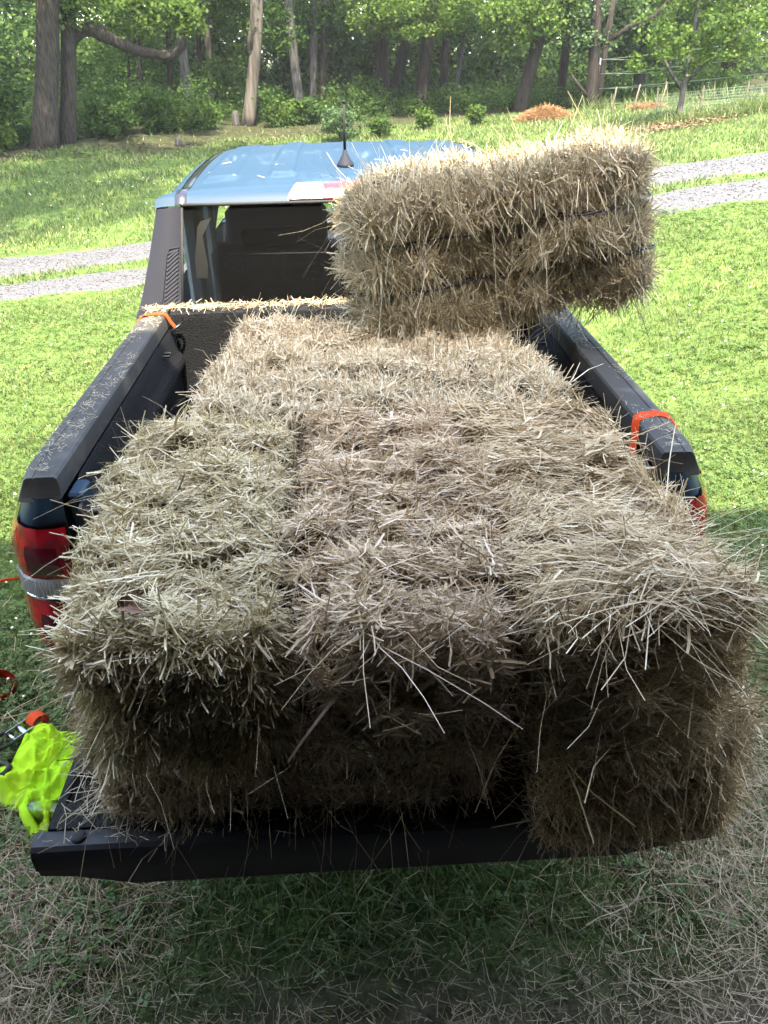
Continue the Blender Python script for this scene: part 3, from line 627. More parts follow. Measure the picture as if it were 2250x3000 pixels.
# bed liner: floor, sides, headboard
g = G(); g.box((-.70, .0, .70), (.70, 1.42, .728))
for xx in np.linspace(-.55, .55, 9): g.box((xx-.03, .01, .7285), (xx+.03, 1.40, .738), bev=.004)
liner = g.obj('bed_liner', linerblk, truck)
for sg in (-1, 1):
    g = G()
    prof = [(.70, 1.236), (.690, 1.21), (.688, 1.14), (.676, 1.125), (.668, 1.10), (.672, 1.075), (.690, 1.05), (.692, .73)]
    ys = np.linspace(.11, 1.36, 12)
    g.loft([[(sg*x, y, z) for x, z in prof] for y in ys])
    for y0, y1 in ((.08, .24),): g.box((sg*(.640 if y0 < 1 else .662), y0, .73), (sg*.688, y1, 1.19 if y0 < 1 else 1.17), bev=.012)
    g.obj('side_liner', linerblk, liner, auto=40)
    g = G(); S = []
    for a in np.linspace(0, math.pi, 13): S.append([(sg*x, .80-.36*math.cos(a), .73+zz*math.sin(a)**.6) for x, zz in ((.689, .27), (.60, .27), (.575, .245), (.57, .0))])
    g.loft(S); g.obj('wheel_well', linerblk, liner, True)
    g = G(); a = np.linspace(0, 2*np.pi, 20, endpoint=False)
    g.tube([(sg*(.690-.035*max(0, math.sin(v_))), 1.325+.022*math.cos(v_), 1.232+.02*math.sin(v_)) for v_ in np.r_[a, 0]], .005, 6); g.obj('tie_down_loop', steel, truck, True)
    g = G(); g.tube([(sg*.692, 1.10, 1.20), (sg*.665, 1.10, 1.20), (sg*.665, 1.135, 1.20), (sg*.692, 1.135, 1.20)], .004, 6); g.obj('tie_down_loop', steel, truck)
    # striker bolt for the tailgate latch
    g = G(); g.tube([(sg*.672, .012, 1.185), (sg*.664, .012, 1.185)], [.028, .028], 16); g.tube([(sg*.664, .012, 1.185), (sg*.612, .012, 1.185)], [.0105, .0105], 12); g.tube([(sg*.612, .012, 1.185), (sg*.606, .012, 1.185)], [.016, .016], 12); g.obj('striker_bolt', steel, truck, auto=40)
g = G(); prof = [(1.375, .73), (1.372, 1.225), (1.366, 1.25), (1.368, 1.276), (1.380, 1.288), (1.415, 1.290), (1.432, 1.282), (1.436, 1.20)]
g.loft([[(x, y, z) for y, z in prof] for x in np.linspace(-.700, .700, 8)]); g.obj('headboard', linerblk, truck, auto=40)

# tailgate
tg = G(); e = .012
for sgn in (1,):
    tg.box((-.700, -.52, .635), (.700, -.012, .715), bev=.008)
tail = tg.obj('tailgate', tgblk, truck)
g = G(); hole = (-.672, -.605, -.455, -.375)
zt = .733
for x0, x1, y0, y1 in ((-.690, hole[0], -.521, -.015), (hole[0], hole[1], -.521, hole[2]), (hole[0], hole[1], hole[3], -.015), (hole[1], .690, -.521, -.015)):
    g.box((x0, y0, .7155), (x1, y1, zt))
for xx in np.linspace(-.50, .60, 8): g.box((xx-.045, -.44, zt+.0005), (xx+.045, -.06, zt+.008), bev=.005)
g.obj('inner_panel', linerblk, tail)
g = G(); g.box((hole[0], hole[2], .716), (hole[1], hole[3], .718)); g.obj('latch_pocket', mat('pocket_shade', (.004, .004, .004), .9), tail)  # near-black plate stands in for the shade inside the latch hole
prof = [(-.5235, .7285), (-.545, .7300), (-.560, .7285), (-.5685, .722), (-.573, .708), (-.572, .668), (-.566, .664), (-.562, .600), (-.547, .586), (-.5235, .586)]
S = []
for x in np.r_[-.7156, -.7120, np.linspace(-.64, .64, 12), .7120, .7156]:
    k = .85 if abs(x) > .715 else 1
    S.append([(x, -.53+(y+.53)*k, (z if z > .66 else z+.040*np.clip((abs(x)-.56)/.10, 0, 1)) if abs(x) < .7156 else .69+(max(z, .650)-.69)*.9) for y, z in prof])
g = G(); g.loft(S, True, True); lip = g.obj('tailgate_lip', tgblk, tail, auto=30)
for sg in (-1, 1):
    g = G(); g.tube([(sg*.62, -.542, .7285), (sg*.62, -.542, .7345), (sg*.62, -.542, .737)], [.016, .015, .009], 14); g.obj('rubber_stop', rubber, lip, True)
g = G(); g.box((-.80, -.06, .40), (.80, .02, .60), bev=.02); g.obj('rear_bumper', trimblk, truck)
g = G(); g.box((-.52, .10, .34), (.52, 4.6, .595), bev=.03); g.obj('chassis_light_block', steel, truck)  # unseen underbody box, added to block light passing beneath the truck
g = G(); g.tube([(-.66, .98, .36), (.66, .98, .36)], [.05, .05], 10); g.obj('rear_axle', steel, truck, True)

# taillights
for sg in (-1, 1):
    def lensw(z0, z1, i0, i1, out, nz=8, rowf=None):
        g = G(); S = []
        zz = np.linspace(z0, z1, nz)
        for i in range(i0, i1+1):
            S.append([wrap(i, z, out*(math.sin(math.pi*(.12+.76*(z-z0)/(z1-z0)))**.5))*(sg, 1, 1)+np.array([0, -out*(1-WR[i][2]), 0])*math.sin(math.pi*(.12+.76*(z-z0)/(z1-z0)))**.5 for z in zz])
        g.loft(S); return g
    tl = lensw(.802, 1.172, 0, 7, .004, 14).obj('taillight', glossblk, truck, auto=30)
    lensw(1.022, 1.170, 0, 7, .016, 10).obj('upper_red_lens', redlens, tl, auto=25)
    lensw(1.034, 1.130, 1, 3, .0195, 10).obj('lamp_block', reddark, tl, auto=25)
    lensw(.964, 1.018, 0, 6, .008, 6).obj('clear_lens', clearlens, tl, auto=25)
    g = G()
    for i, u in [(i, u) for i in range(0, 6) for u in np.linspace(0, 1, 5)[:-1]]:
        P0 = wrap(i, .967, .0105)*(1-u)+wrap(i+1, .967, .0105)*u; P1 = P0+(0, 0, .048)
        P0 = P0*(sg, 1, 1)+(0, -.0105*(1-WR[i][2]), 0); P1 = P1*(sg, 1, 1)+(0, -.0105*(1-WR[i][2]), 0); g.tube([P0, P1], .0022, 5)
    g.obj('lens_rib', mat('lens_rib_grey', (.50, .50, .51), .3, 0, .3, .3) if sg < 0 else bpy.data.materials['lens_rib_grey'], tl)
    lensw(.808, .958, 0, 6, .015, 10).obj('lower_red_lens', redlens, tl, auto=25)
    lensw(.822, .925, 1, 3, .0185, 10).obj('lamp_block', reddark, tl, auto=25)
    lensw(.957, .965, 0, 6, .014, 3).obj('chrome_strip', chrome, tl, True)
# wheels
for ay in AX:
    for sg in (-1, 1):
        def lathe(pr, n_=36):
            a = np.linspace(0, 2*np.pi, n_, endpoint=False); return [[(sg*x, ay+r*math.cos(v_), .36+r*math.sin(v_)) for v_ in a] for x, r in pr]
        g = G(); g.loft(lathe([(.64, .22), (.64, .33), (.66, .355), (.75, .36), (.83, .355), (.85, .33), (.845, .23)]), True); wh = g.obj('wheel', rubber, truck, True)
        g = G(); g.loft(lathe([(.70, .225), (.82, .225), (.835, .20), (.80, .18), (.79, .05), (.80, .0)]), True); g.obj('rim', steel, wh, True)

# ------------------------------------------------------------------ orange straps on the rails
webbing = mat('orange_webbing', (.52, .055, .012), .8, spec=.2, bump=(500, .6, .002))
def strap_obj(name, pts, wv, w_, label, th=.003, parent=None):
    P = np.array(pts, float); wv = unit(np.array(wv, float)); T_ = unit(np.gradient(P, axis=0)); S = []
    for p_, t_ in zip(P, T_):
        s_ = unit(wv-t_*(wv@t_)); n_ = np.cross(t_, s_)
        S.append([p_-s_*w_/2-n_*th/2, p_+s_*w_/2-n_*th/2, p_+s_*w_/2+n_*th/2, p_-s_*w_/2+n_*th/2])
    g = G(); g.loft(S, True, True); o = g.obj(name, webbing, parent, auto=50)
    if label: tag(o, label, 'strap', 'orange tie-down straps')
    return o
strap_obj('tie_down_strap', [(.640, .045, 1.16), (.668, .10, 1.20), (.700, .165, 1.262), (.704, .185, 1.284), (.714, .200, 1.2925), (.735, .215, 1.2925), (.77, .222, 1.2925), (.790, .214, 1.2910), (.803, .200, 1.283), (.822, .165, 1.250), (.838, .12, 1.215), (.848, .08, 1.19)], (0, 1, .2), .026, 'orange strap looped over the right rail cap near the taillight')
strap_obj('tie_down_strap', [(-.672, 1.318, 1.235), (-.690, 1.320, 1.262), (-.703, 1.320, 1.287), (-.715, 1.318, 1.294), (-.74, 1.315, 1.295), (-.772, 1.312, 1.2945), (-.792, 1.302, 1.290), (-.812, 1.25, 1.262), (-.832, 1.15, 1.236), (-.856, 1.02, 1.20), (-.872, .95, 1.17)], (0, 1, 0), .028, 'orange strap wrapped over the left rail cap beside the cab')

# ------------------------------------------------------------------ loose chaff on the truck
def flat_straw(x, y, z, L, wd, rng, lift=.12):
    n = len(x); a = rng.uniform(0, 6.28, n); d = unit(np.c_[np.cos(a), np.sin(a), rng.normal(size=n)*lift]); s_ = unit(np.cross(d, [0, 0, 1.])+rng.normal(size=(n, 3))*.3)
    return ribbons(np.c_[x, y, z], d, s_, L, wd, rng.normal(size=(n, 3))*[.12, .12, .05], 3, .02, .7, rng)
rng = np.random.default_rng(5); parts = []
for sg in (-1, 1):      # rails
    for _ in range(14):
        n = 40; cx, cy = rng.uniform(.72, .785), rng.uniform(.04, 1.28)
        parts.append(flat_straw(sg*np.clip(rng.normal(cx, .016, n), .708, .787), np.clip(rng.normal(cy, .05, n), .03, 1.40), np.full(n, 1.2925)+rng.uniform(0, .003, n), rng.uniform(.005, .026, n), .0011, rng, .03))
n = 1500; parts.append(flat_straw(rng.uniform(-.72, .70, n), rng.normal(1.398, .016, n), 1.291+rng.uniform(0, .014, n), rng.uniform(.012, .05, n), .002, rng, .25))
n = 160; parts.append(flat_straw(-rng.uniform(.69, .80, n), rng.normal(1.40, .02, n), 1.29+rng.uniform(0, .012, n), rng.uniform(.012, .05, n), .002, rng, .25))
n = 620; parts.append(flat_straw(-.40-.27*rng.random(n)**1.6, rng.uniform(-.50, -.03, n), .7425+rng.uniform(0, .014, n)*rng.random(n), rng.uniform(.015, .08, n), .002, rng, .08))
n = 110; parts.append(flat_straw(rng.uniform(-.70, .1, n), rng.uniform(-.560, -.508, n), .734+rng.uniform(0, .003, n), rng.uniform(.01, .04, n), .0018, rng, .04))
n = 400; parts.append(flat_straw(rng.uniform(-.66, .66, n), rng.uniform(.02, 1.35, n), .742+rng.uniform(0, .004, n), rng.uniform(.02, .08, n), .002, rng, .08))
for x, y in ((-.58, 1.94), (-.45, 1.80), (-.30, 1.95), (-.36, 1.78), (.12, 2.05), (.3, 2.2), (.25, 2.3), (-.57, 2.2), (-.5, 2.1)):
    parts.append(flat_straw(np.array([x]), np.array([y]), np.array([roofz(x, y)+.004]), np.array([.05]), .004, rng, .02))
V, Q = merge(parts)
tag(link('hay_chaff', raw_mesh('hay_chaff', V, Q), STR_F), 'loose hay chaff scattered on the rails, cab ledge and tailgate', kind='stuff')
# dry leaf on the left bale
g = G(); S = []
for i, t_ in enumerate(np.linspace(0, 1, 9)):
    hw = .030*math.sin(math.pi*min(1, t_*.92+.06))**.7*(1+.15*math.sin(t_*19)); S.append([(t_*.07-.035, v_*hw*.6, .016*abs(v_)+.012*math.sin(t_*5)) for v_ in (-1, -.5, 0, .5, 1)])
g.loft(S); o = g.obj('dry_leaf', mat('dry_leaf', (.20, .11, .08), .8, noise=(40, (.30, .17, .12), .4, .7)), None, True, (-.335, -.725, 1.440)); o.scale = (.8, .8, .8); o.rotation_euler = (rad(38), .1, .15); tag(o, 'curled brown dead leaf lying on the end of the left bale', 'leaf')

# ------------------------------------------------------------------ things on the grass at the left
lime = mat('hi_vis_cloth', (.33, .63, .03), .85, spec=.05, noise=(9, (.43, .65, .035), .4, .7), bump=(520, .7, .004))
poly = np.array([(-1.26, .49), (-1.17, .53), (-1.12, .47), (-1.02, .46), (-.96, .38), (-.95, .24), (-.98, .12), (-1.00, .04), (-1.05, .03), (-1.10, .09), (-1.14, .12), (-1.25, .17), (-1.34, .20), (-1.36, .26), (-1.30, .31), (-1.25, .33), (-1.24, .40)])
def inside(p, poly):
    c = np.zeros(len(p), bool); j = len(poly)-1
    for i in range(len(poly)):
        xi, yi = poly[i]; xj, yj = poly[j]
        c ^= ((yi > p[:, 1]) != (yj > p[:, 1])) & (p[:, 0] < (xj-xi)*(p[:, 1]-yi)/(yj-yi+1e-12)+xi); j = i
    return c
def polydist(p, poly):
    d = np.full(len(p), 9.)
    for a_, b_ in zip(poly, np.roll(poly, -1, 0)):
        ab = b_-a_; tt = np.clip(((p-a_)@ab)/(ab@ab), 0, 1); d = np.minimum(d, np.linalg.norm(p-a_-tt[:, None]*ab, axis=1))
    return d
gxs = np.arange(-1.40, -.90, .004); gys = np.arange(0, .56, .004); GX, GY = np.meshgrid(gxs, gys); pp = np.c_[GX.ravel(), GY.ravel()]
ins = inside(pp, poly); dd = polydist(pp, poly)*np.where(ins, 1, -1)
wx, wy = pp[:, 0]+.02*vnoise(pp[:, 0], pp[:, 1], 25, 31), pp[:, 1]+.02*vnoise(pp[:, 0], pp[:, 1], 25, 32)
rid = np.clip(1-np.sqrt(vnoise(wx, wy, 22, 33)**2+.02), 0, 1)*.6+np.clip(1-np.sqrt(vnoise(wx, wy, 48, 34)**2+.03), 0, 1)*.32
crs = np.exp(-(vnoise(wx*1.3, wy, 34, 36)/.10)**2)*.013+np.exp(-(vnoise(wx, wy*1.4, 70, 37)/.12)**2)*.006
zz = hgt(pp[:, 0], pp[:, 1])-crs*np.clip(dd/.02, 0, 1)+np.sqrt(np.clip(dd/.05, 0, 1))*(.04+.075*rid)+.012
keep = (dd > 0).reshape(GX.shape); nxs = GX.shape[1]
q = (np.arange(GX.shape[0]-1)[:, None]*nxs+np.arange(nxs-1)[None]).ravel(); kq = keep.ravel()[np.c_[q, q+1, q+nxs+1, q+nxs]].all(1); q = q[kq]
shirt = link('safety_shirt', raw_mesh('safety_shirt', np.c_[pp, zz], np.c_[q, q+1, q+nxs+1, q+nxs], smooth=True), lime)
tag(shirt, 'crumpled lime green safety shirt dropped on the grass beside the tailgate', 'shirt')
g = G(); S = []
for t_ in np.linspace(0, 1, 9):
    c_ = np.array([-1.13+.12*t_, .13-.17*t_, .045+.02*math.sin(t_*7)]); s_ = np.array([.8, .55, 0])*(.022-.006*t_)
    S.append([c_-s_+(0, 0, -.03), c_-s_*.6+(0, 0, .012), c_+s_*.2+(0, 0, .02), c_+s_*.8+(0, 0, .0), c_+s_+(0, 0, -.035)])
g.loft(S); g.obj('sleeve', lime, shirt, True)
def ratchet(loc, rz, label):
    r_ = tag(empty('ratchet_buckle', loc, rz), label, 'ratchet', 'ratchet buckles of the tie-down straps')
    g = G(); pts = [(.05, -.035, .03), (-.06, -.035, .05), (-.085, -.03, .055), (-.095, 0, .057), (-.085, .03, .055), (-.06, .035, .05), (.05, .035, .03)]; g.tube(pts, [.006, .007, .009, .010, .009, .007, .006], 8); g.obj('handle', rubber, r_, True)
    g = G(); g.box((-.01, -.03, .01), (.10, -.026, .045), bev=.002); g.box((-.01, .026, .01), (.10, .03, .045), bev=.002); g.tube([(.04, -.03, .03), (.04, .03, .03)], .010, 12); g.tube([(.085, -.03, .025), (.085, .03, .025)], .006, 10); g.tube([(.0, -.03, .03), (.0, .03, .03)], .005, 10); g.obj('spool_frame', mat('zinc', (.6, .6, .62), .25, 1) if 'zinc' not in bpy.data.materials else bpy.data.materials['zinc'], r_)
    g = G(); S = []
    for a in np.linspace(0, 4.6, 24): rr = .018+.004*a; S.append([(.10+rr*math.cos(a*2), -.022, .03+rr*math.sin(a*2)), (.10+rr*math.cos(a*2), .022, .03+rr*math.sin(a*2))])
    g.loft(S); g.obj('webbing_roll', webbing, r_, True); return r_
ratchet((-1.27, .435, .02), .9, 'black handled ratchet buckle with orange webbing at the top edge of the lime shirt')
ratchet((-1.30, .285, .03), 2.6, 'ratchet buckle half under the lime shirt with its orange webbing folded beside it')
g = G(); S = []
for a in np.linspace(0, 2*math.pi*1.9, 50): rr = .045+.0035*a/2; S.append([(rr*math.cos(a), rr*.9*math.sin(a), .012+.004*math.sin(a)), (rr*math.cos(a)*1.05, rr*.95*math.sin(a), .060+.004*math.sin(a))])
g.loft(S); o = g.obj('rolled_strap', webbing, None, True, (-1.415, .715, .025)); o.rotation_euler = (rad(24), rad(10), 0); tag(o, 'orange webbing rolled up in a ring on the grass at the left edge', 'strap')
strap_obj('tie_down_strap', [(-1.80, 1.36, .045), (-1.72, 1.40, .05), (-1.66, 1.44, .05), (-1.62, 1.47, .035), (-1.58, 1.49, .01)], (0, 0, 1), .012, 'thin orange strap trailing through the grass left of the truck', .003)
# clear jar
g = G(); a = np.linspace(0, 2*np.pi, 20, endpoint=False)
g.loft([[(x, r*math.cos(v_), .045+r*math.sin(v_)) for v_ in a] for x, r in ((0, .002), (.0, .036), (.008, .042), (.10, .042), (.118, .034), (.122, .030), (.14, .030))], True)
o = link('plastic_jar', g.mesh('plastic_jar', True), glass_mat('frosted_plastic', (.80, .83, .82), .12), None, (-1.10, .115, .0)); o.rotation_euler = (0, 0, -.25)
g = G(); g.loft([[(x, r*math.cos(v_), .045+r*math.sin(v_)) for v_ in a] for x, r in ((.138, .0325), (.155, .0325), (.156, .001))], True); g.obj('lid', greytrim, o)
tag(o, 'clear plastic jar lying under the lime shirt by the tailgate corner', 'jar')
# ------------------------------------------------------------------ grass, clover, loose hay
def in_truck(x, y): return (np.abs(x) < .80) & (y > .9) & (y < 4.8)
def lawn_pts(n, x0, x1, y0, y1, rng):
    x = rng.uniform(x0, x1, n); y = rng.uniform(y0, y1, n)
    az = (x-CAM[0])/np.maximum(y-CAM[1], .2)      # skip what lies far outside every view of the place
    k = (np.abs(az) < 2.2) & ~in_truck(x, y) & ~in_track(x, y, -.03) & (rng.random(n) > dirt_w(x, y)*.97) & (rng.random(n) > forest_w(x, y)*.93)
    k &= ~inside(np.c_[x, y], poly)
    return x[k], y[k]
def blades(n, box, L, wd, rng, lean=.45):
    x, y = lawn_pts(n, *box, rng); n = len(x); a = rng.uniform(0, 6.28, n)
    dens = 1+.35*vnoise(x, y, 3.0, 41)
    d = unit(np.c_[np.cos(a)*lean*rng.random(n)*1.6, np.sin(a)*lean*rng.random(n)*1.6, np.ones(n)])
    s_ = unit(np.c_[-np.sin(a+rng.normal(size=n)*.5), np.cos(a+rng.normal(size=n)*.5), np.zeros(n)])
    ll = rng.uniform(*L, n)*dens
    return ribbons(np.c_[x, y, hgt(x, y)-.004], d, s_, ll, rng.uniform(*wd, n), np.c_[np.cos(a)*.45, np.sin(a)*.45, -.25*np.ones(n)]*rng.uniform(.2, 1, n)[:, None], 2, 0, .25, rng)
rng = np.random.default_rng(77)
V, Q = merge([
  blades(80000, (-2.4, -.72, -.7, 3.2), (.020, .055), (.0026, .005), rng),
  blades(72000, (.72, 2.8, -.8, 3.2), (.020, .055), (.0026, .005), rng),
  blades(42000, (-4.8, -2.4, -.7, 3.2), (.022, .058), (.004, .008), rng),
  blades(42000, (2.8, 5.2, -.8, 3.2), (.022, .058), (.004, .008), rng),
  blades(24000, (-7.5, -5.0, 3.2, 7.2), (.030, .060), (.006, .011), rng),
  blades(24000, (5.5, 8.0, 3.2, 7.2), (.030, .060), (.006, .011), rng),
  blades(15000, (-.9, .9, -.75, .95), (.04, .12), (.003, .0065), rng, .7),
  blades(100000, (-5.0, 5.5, 3.2, 7.2), (.030, .060), (.0045, .009), rng),
  blades(70000, (-7.5, 8.5, 7.0, 11.5), (.04, .085), (.009, .016), rng),
  blades(80000, (-10, 11, 11.5, 19), (.05, .10), (.012, .022), rng),
  blades(4500, (4.2, 7.0, 12.0, 13.0), (.10, .26), (.010, .018), rng),
  blades(1500, (5.2, 9.5, 16.8, 18.0), (.15, .4), (.012, .02), rng)])
GRASS = ramp_mat('grass_blade', [(0, (0.041, 0.078, 0.018)), (.35, (0.065, 0.112, 0.028)), (.6, (0.092, 0.141, 0.041)), (.85, (0.126, 0.163, 0.056)), (.93, (0.222, 0.207, 0.096)), (1, (0.296, 0.259, 0.148))], .5, .4, .3, (.9, .55))
tag(link('grass', raw_mesh('grass', V, Q), GRASS), 'short green grass of the lawn', kind='stuff')
# clover leaflets: three per leaf
def clover(n, box, rr, rng):
    x, y = lawn_pts(n, *box, rng); k = rng.random(len(x)) < .55+.45*vnoise(x, y, 1.6, 50); x, y = x[k], y[k]; n = len(x)
    z = hgt(x, y)+rng.uniform(.025, .06, n); V = np.empty((n, 3, 4, 3)); a0 = rng.uniform(0, 6.28, n); r_ = rng.uniform(*rr, n); tl = rng.normal(size=(n, 2))*.28
    for j in range(3):
        a = a0+j*2.094
        for m_, (u, v_) in enumerate(((.05, 0), (.62, -.42), (1.05, 0), (.62, .42))):
            px_ = r_*(u*np.cos(a)-v_*np.sin(a)); py_ = r_*(u*np.sin(a)+v_*np.cos(a)); V[:, j, m_] = np.c_[x+px_, y+py_, z+px_*tl[:, 0]+py_*tl[:, 1]+.15*r_*abs(v_)]
    return V.reshape(-1, 3), np.arange(n*12).reshape(-1, 4)
V, Q = merge([clover(9000, (-4.8, -2.4, -.4, 3.2), (.012, .02), rng), clover(9000, (2.8, 5.2, -.4, 3.2), (.012, .02), rng), clover(15000, (-2.4, -.72, -.4, 3.2), (.010, .017), rng), clover(17000, (.72, 2.8, -.4, 3.2), (.010, .017), rng), clover(900, (-.9, .9, -.6, .9), (.012, .022), rng), clover(26000, (-5, 5.5, 3.2, 7.2), (.014, .024), rng)])
tag(link('clover', raw_mesh('clover', V, Q), ramp_mat('clover_leaf', [(0, (0.046, 0.092, 0.019)), (.5, (0.078, 0.137, 0.033)), (1, (0.122, 0.181, 0.052))], .5, .35, .3, (.8, .6))), 'low clover growing in the lawn', kind='stuff')
def heads(n, box, r0, rng):
    x, y = lawn_pts(n, *box, rng); n = len(x); r_ = rng.uniform(.7, 1.2, n)*r0
    return (np.c_[x, y, hgt(x, y)+.075][:, None]+oc[None]*(1, 1, 1.2)*r_[:, None, None]).reshape(-1, 3), (np.arange(n)[:, None, None]*6+T8[None]).reshape(-1, 3)
V, Q = merge([heads(70, (-2.4, -.9, .6, 3.2), .009, rng), heads(90, (.9, 2.8, .3, 3.2), .009, rng), heads(200, (-5, 5.5, 3.2, 7.2), .009, rng), heads(160, (-7, 8, 8.6, 13), .010, rng)])
tag(link('clover_flowers', raw_mesh('clover_flowers', V, Q, smooth=True), mat('clover_flower', (.75, .72, .64), .8)), 'white clover flower heads dotted over the lawn', kind='stuff')
# loose hay on the ground by the barn door
def gstraw(n, fx, fy, zmax, L, rng):
    x, y = fx(n), fy(n); k = ~inside(np.c_[x, y], poly); x, y = x[k], y[k]; n = len(x)
    return flat_straw(x, y, hgt(x, y)+.006+zmax*rng.random(n)**2, rng.uniform(*L, n)*rng.uniform(.4, 1, n), rng.uniform(.0012, .0030, n), rng, .16)
V, Q = merge([gstraw(19000, lambda n: np.sign(rng.uniform(-1, 1, n))*1.9*rng.random(n)**.85, lambda n: -.98+np.abs(rng.normal(0, .27, n)), .02, (.015, .10), rng),
  gstraw(4200, lambda n: rng.normal(-1.0, .22, n), lambda n: rng.normal(-.22, .20, n), .05, (.05, .20), rng),
  gstraw(3600, lambda n: rng.normal(1.08, .26, n), lambda n: rng.normal(-.15, .28, n), .06, (.05, .22), rng),
  gstraw(700, lambda n: rng.normal(-1.35, .30, n), lambda n: rng.normal(.35, .45, n), .07, (.05, .2), rng),
  gstraw(900, lambda n: rng.normal(1.5, .3, n), lambda n: rng.normal(.35, .4, n), .07, (.05, .2), rng)])
tag(link('loose_hay', raw_mesh('loose_hay', V, Q), STR_G), 'loose hay strewn over the ground by the barn door', kind='stuff')

# ------------------------------------------------------------------ wood and trees
def bark(name, c0, c1, sc=30):
    m = mat(name, c0, .95, spec=.1); t = m.node_tree; b = t.nodes['Principled BSDF']; tc = t.nodes.new('ShaderNodeTexCoord')
    mp = t.nodes.new('ShaderNodeMapping'); mp.inputs['Scale'].default_value = (1, 1, .13); t.links.new(tc.outputs['Object'], mp.inputs['Vector'])
    n = t.nodes.new('ShaderNodeTexNoise'); n.inputs['Scale'].default_value = sc; n.inputs['Detail'].default_value = 8; t.links.new(mp.outputs[0], n.inputs['Vector'])
    r = t.nodes.new('ShaderNodeValToRGB'); r.color_ramp.elements[0].position = .35; r.color_ramp.elements[1].position = .66
    r.color_ramp.elements[0].color = (*c0, 1); r.color_ramp.elements[1].color = (*c1, 1); t.links.new(n.outputs['Fac'], r.inputs['Fac']); t.links.new(r.outputs[0], b.inputs['Base Color'])
    bp = t.nodes.new('ShaderNodeBump'); bp.inputs['Strength'].default_value = 1; bp.inputs['Distance'].default_value = .03; t.links.new(n.outputs['Fac'], bp.inputs['Height']); t.links.new(bp.outputs[0], b.inputs['Normal']); return m
BK = {'brown': bark('brown_bark', (0.0180, 0.0150, 0.0128), (0.0525, 0.0450, 0.0375), 40), 'grey': bark('grey_bark', (0.0263, 0.0255, 0.0240), (0.0675, 0.0653, 0.0615)), 'pale': bark('pale_bark', (0.0243, 0.0216, 0.0184), (0.0918, 0.0810, 0.0691), 9), 'dark': bark('dark_bark', (0.0120, 0.0097, 0.0083), (0.0338, 0.0285, 0.0240))}
LEAF = {'mid': ramp_mat('leaf_mid', [(0, (0.0166, 0.0416, 0.0093)), (.5, (0.0325, 0.0716, 0.0147)), (1, (0.0651, 0.1105, 0.0226))], .6, .45, .12), 'light': ramp_mat('leaf_light', [(0, (0.0296, 0.0637, 0.0120)), (.5, (0.0532, 0.0989, 0.0186)), (1, (0.0946, 0.1399, 0.0299))], .6, .45, .12),
        'dark': ramp_mat('leaf_dark', [(0, (0.0106, 0.0312, 0.0066)), (.6, (0.0236, 0.0586, 0.0120)), (1, (0.0444, 0.0878, 0.0174))], .6, .4, .12), 'grey': ramp_mat('leaf_grey', [(0, (0.0296, 0.0651, 0.0233)), (.6, (0.0532, 0.0976, 0.0399)), (1, (0.0887, 0.1366, 0.0599))], .6, .4, .12)}
def leaf_cloud(cs, rs, per, size, rng, flat=.6):
    """leaf quads folded down their middle, gathered in clumps cs with radii rs"""
    cs = np.asarray(cs, float); n = len(cs)*per; i = np.repeat(np.arange(len(cs)), per)
    d = rng.normal(size=(n, 3)); d = unit(d)*(rng.random(n)**.45)[:, None]; d[:, 2] *= flat
    p = cs[i]+d*np.asarray(rs)[i][:, None]
    nrm = unit(rng.normal(size=(n, 3))*.6+[0, -.12, .75]); a = unit(np.cross(nrm, rng.normal(size=(n, 3)))); a[:, 2] -= .25; a = unit(a); b_ = np.cross(nrm, a)
    s_ = size*rng.uniform(.6, 1.25, n)[:, None]
    V = np.stack([p, p+a*s_*.5-b_*s_*.36-nrm*s_*.05, p+a*s_, p+a*s_*.5+b_*s_*.36-nrm*s_*.05], 1)
    return V.reshape(-1, 3), np.arange(n*4).reshape(-1, 4)
def trunk_geo(base, top, r0, H, rng, bendy=.06, n=14):
    base = np.array(base, float); d = np.array(top, float)-base; d /= d[2]; P = []; r = []
    ph = rng.uniform(0, 6.28, 2)
    for t_ in np.linspace(0, 1, n):
        h_ = H*t_**1.25; k = min(h_, 3.4)
        P.append(np.array([d[0]*h_*(1 if h_ < 4 else 4/h_+.3*(1-4/h_)), d[1]*h_, h_-.12])+np.array([math.sin(h_*1.1+ph[0])-math.sin(ph[0]), math.sin(h_*.9+ph[1])-math.sin(ph[1]), 0])*bendy*r0*4)
        r.append(r0*(1+.22*math.exp(-h_/.2))*(1-.72*t_)+.004)
    return np.array(P), np.array(r)
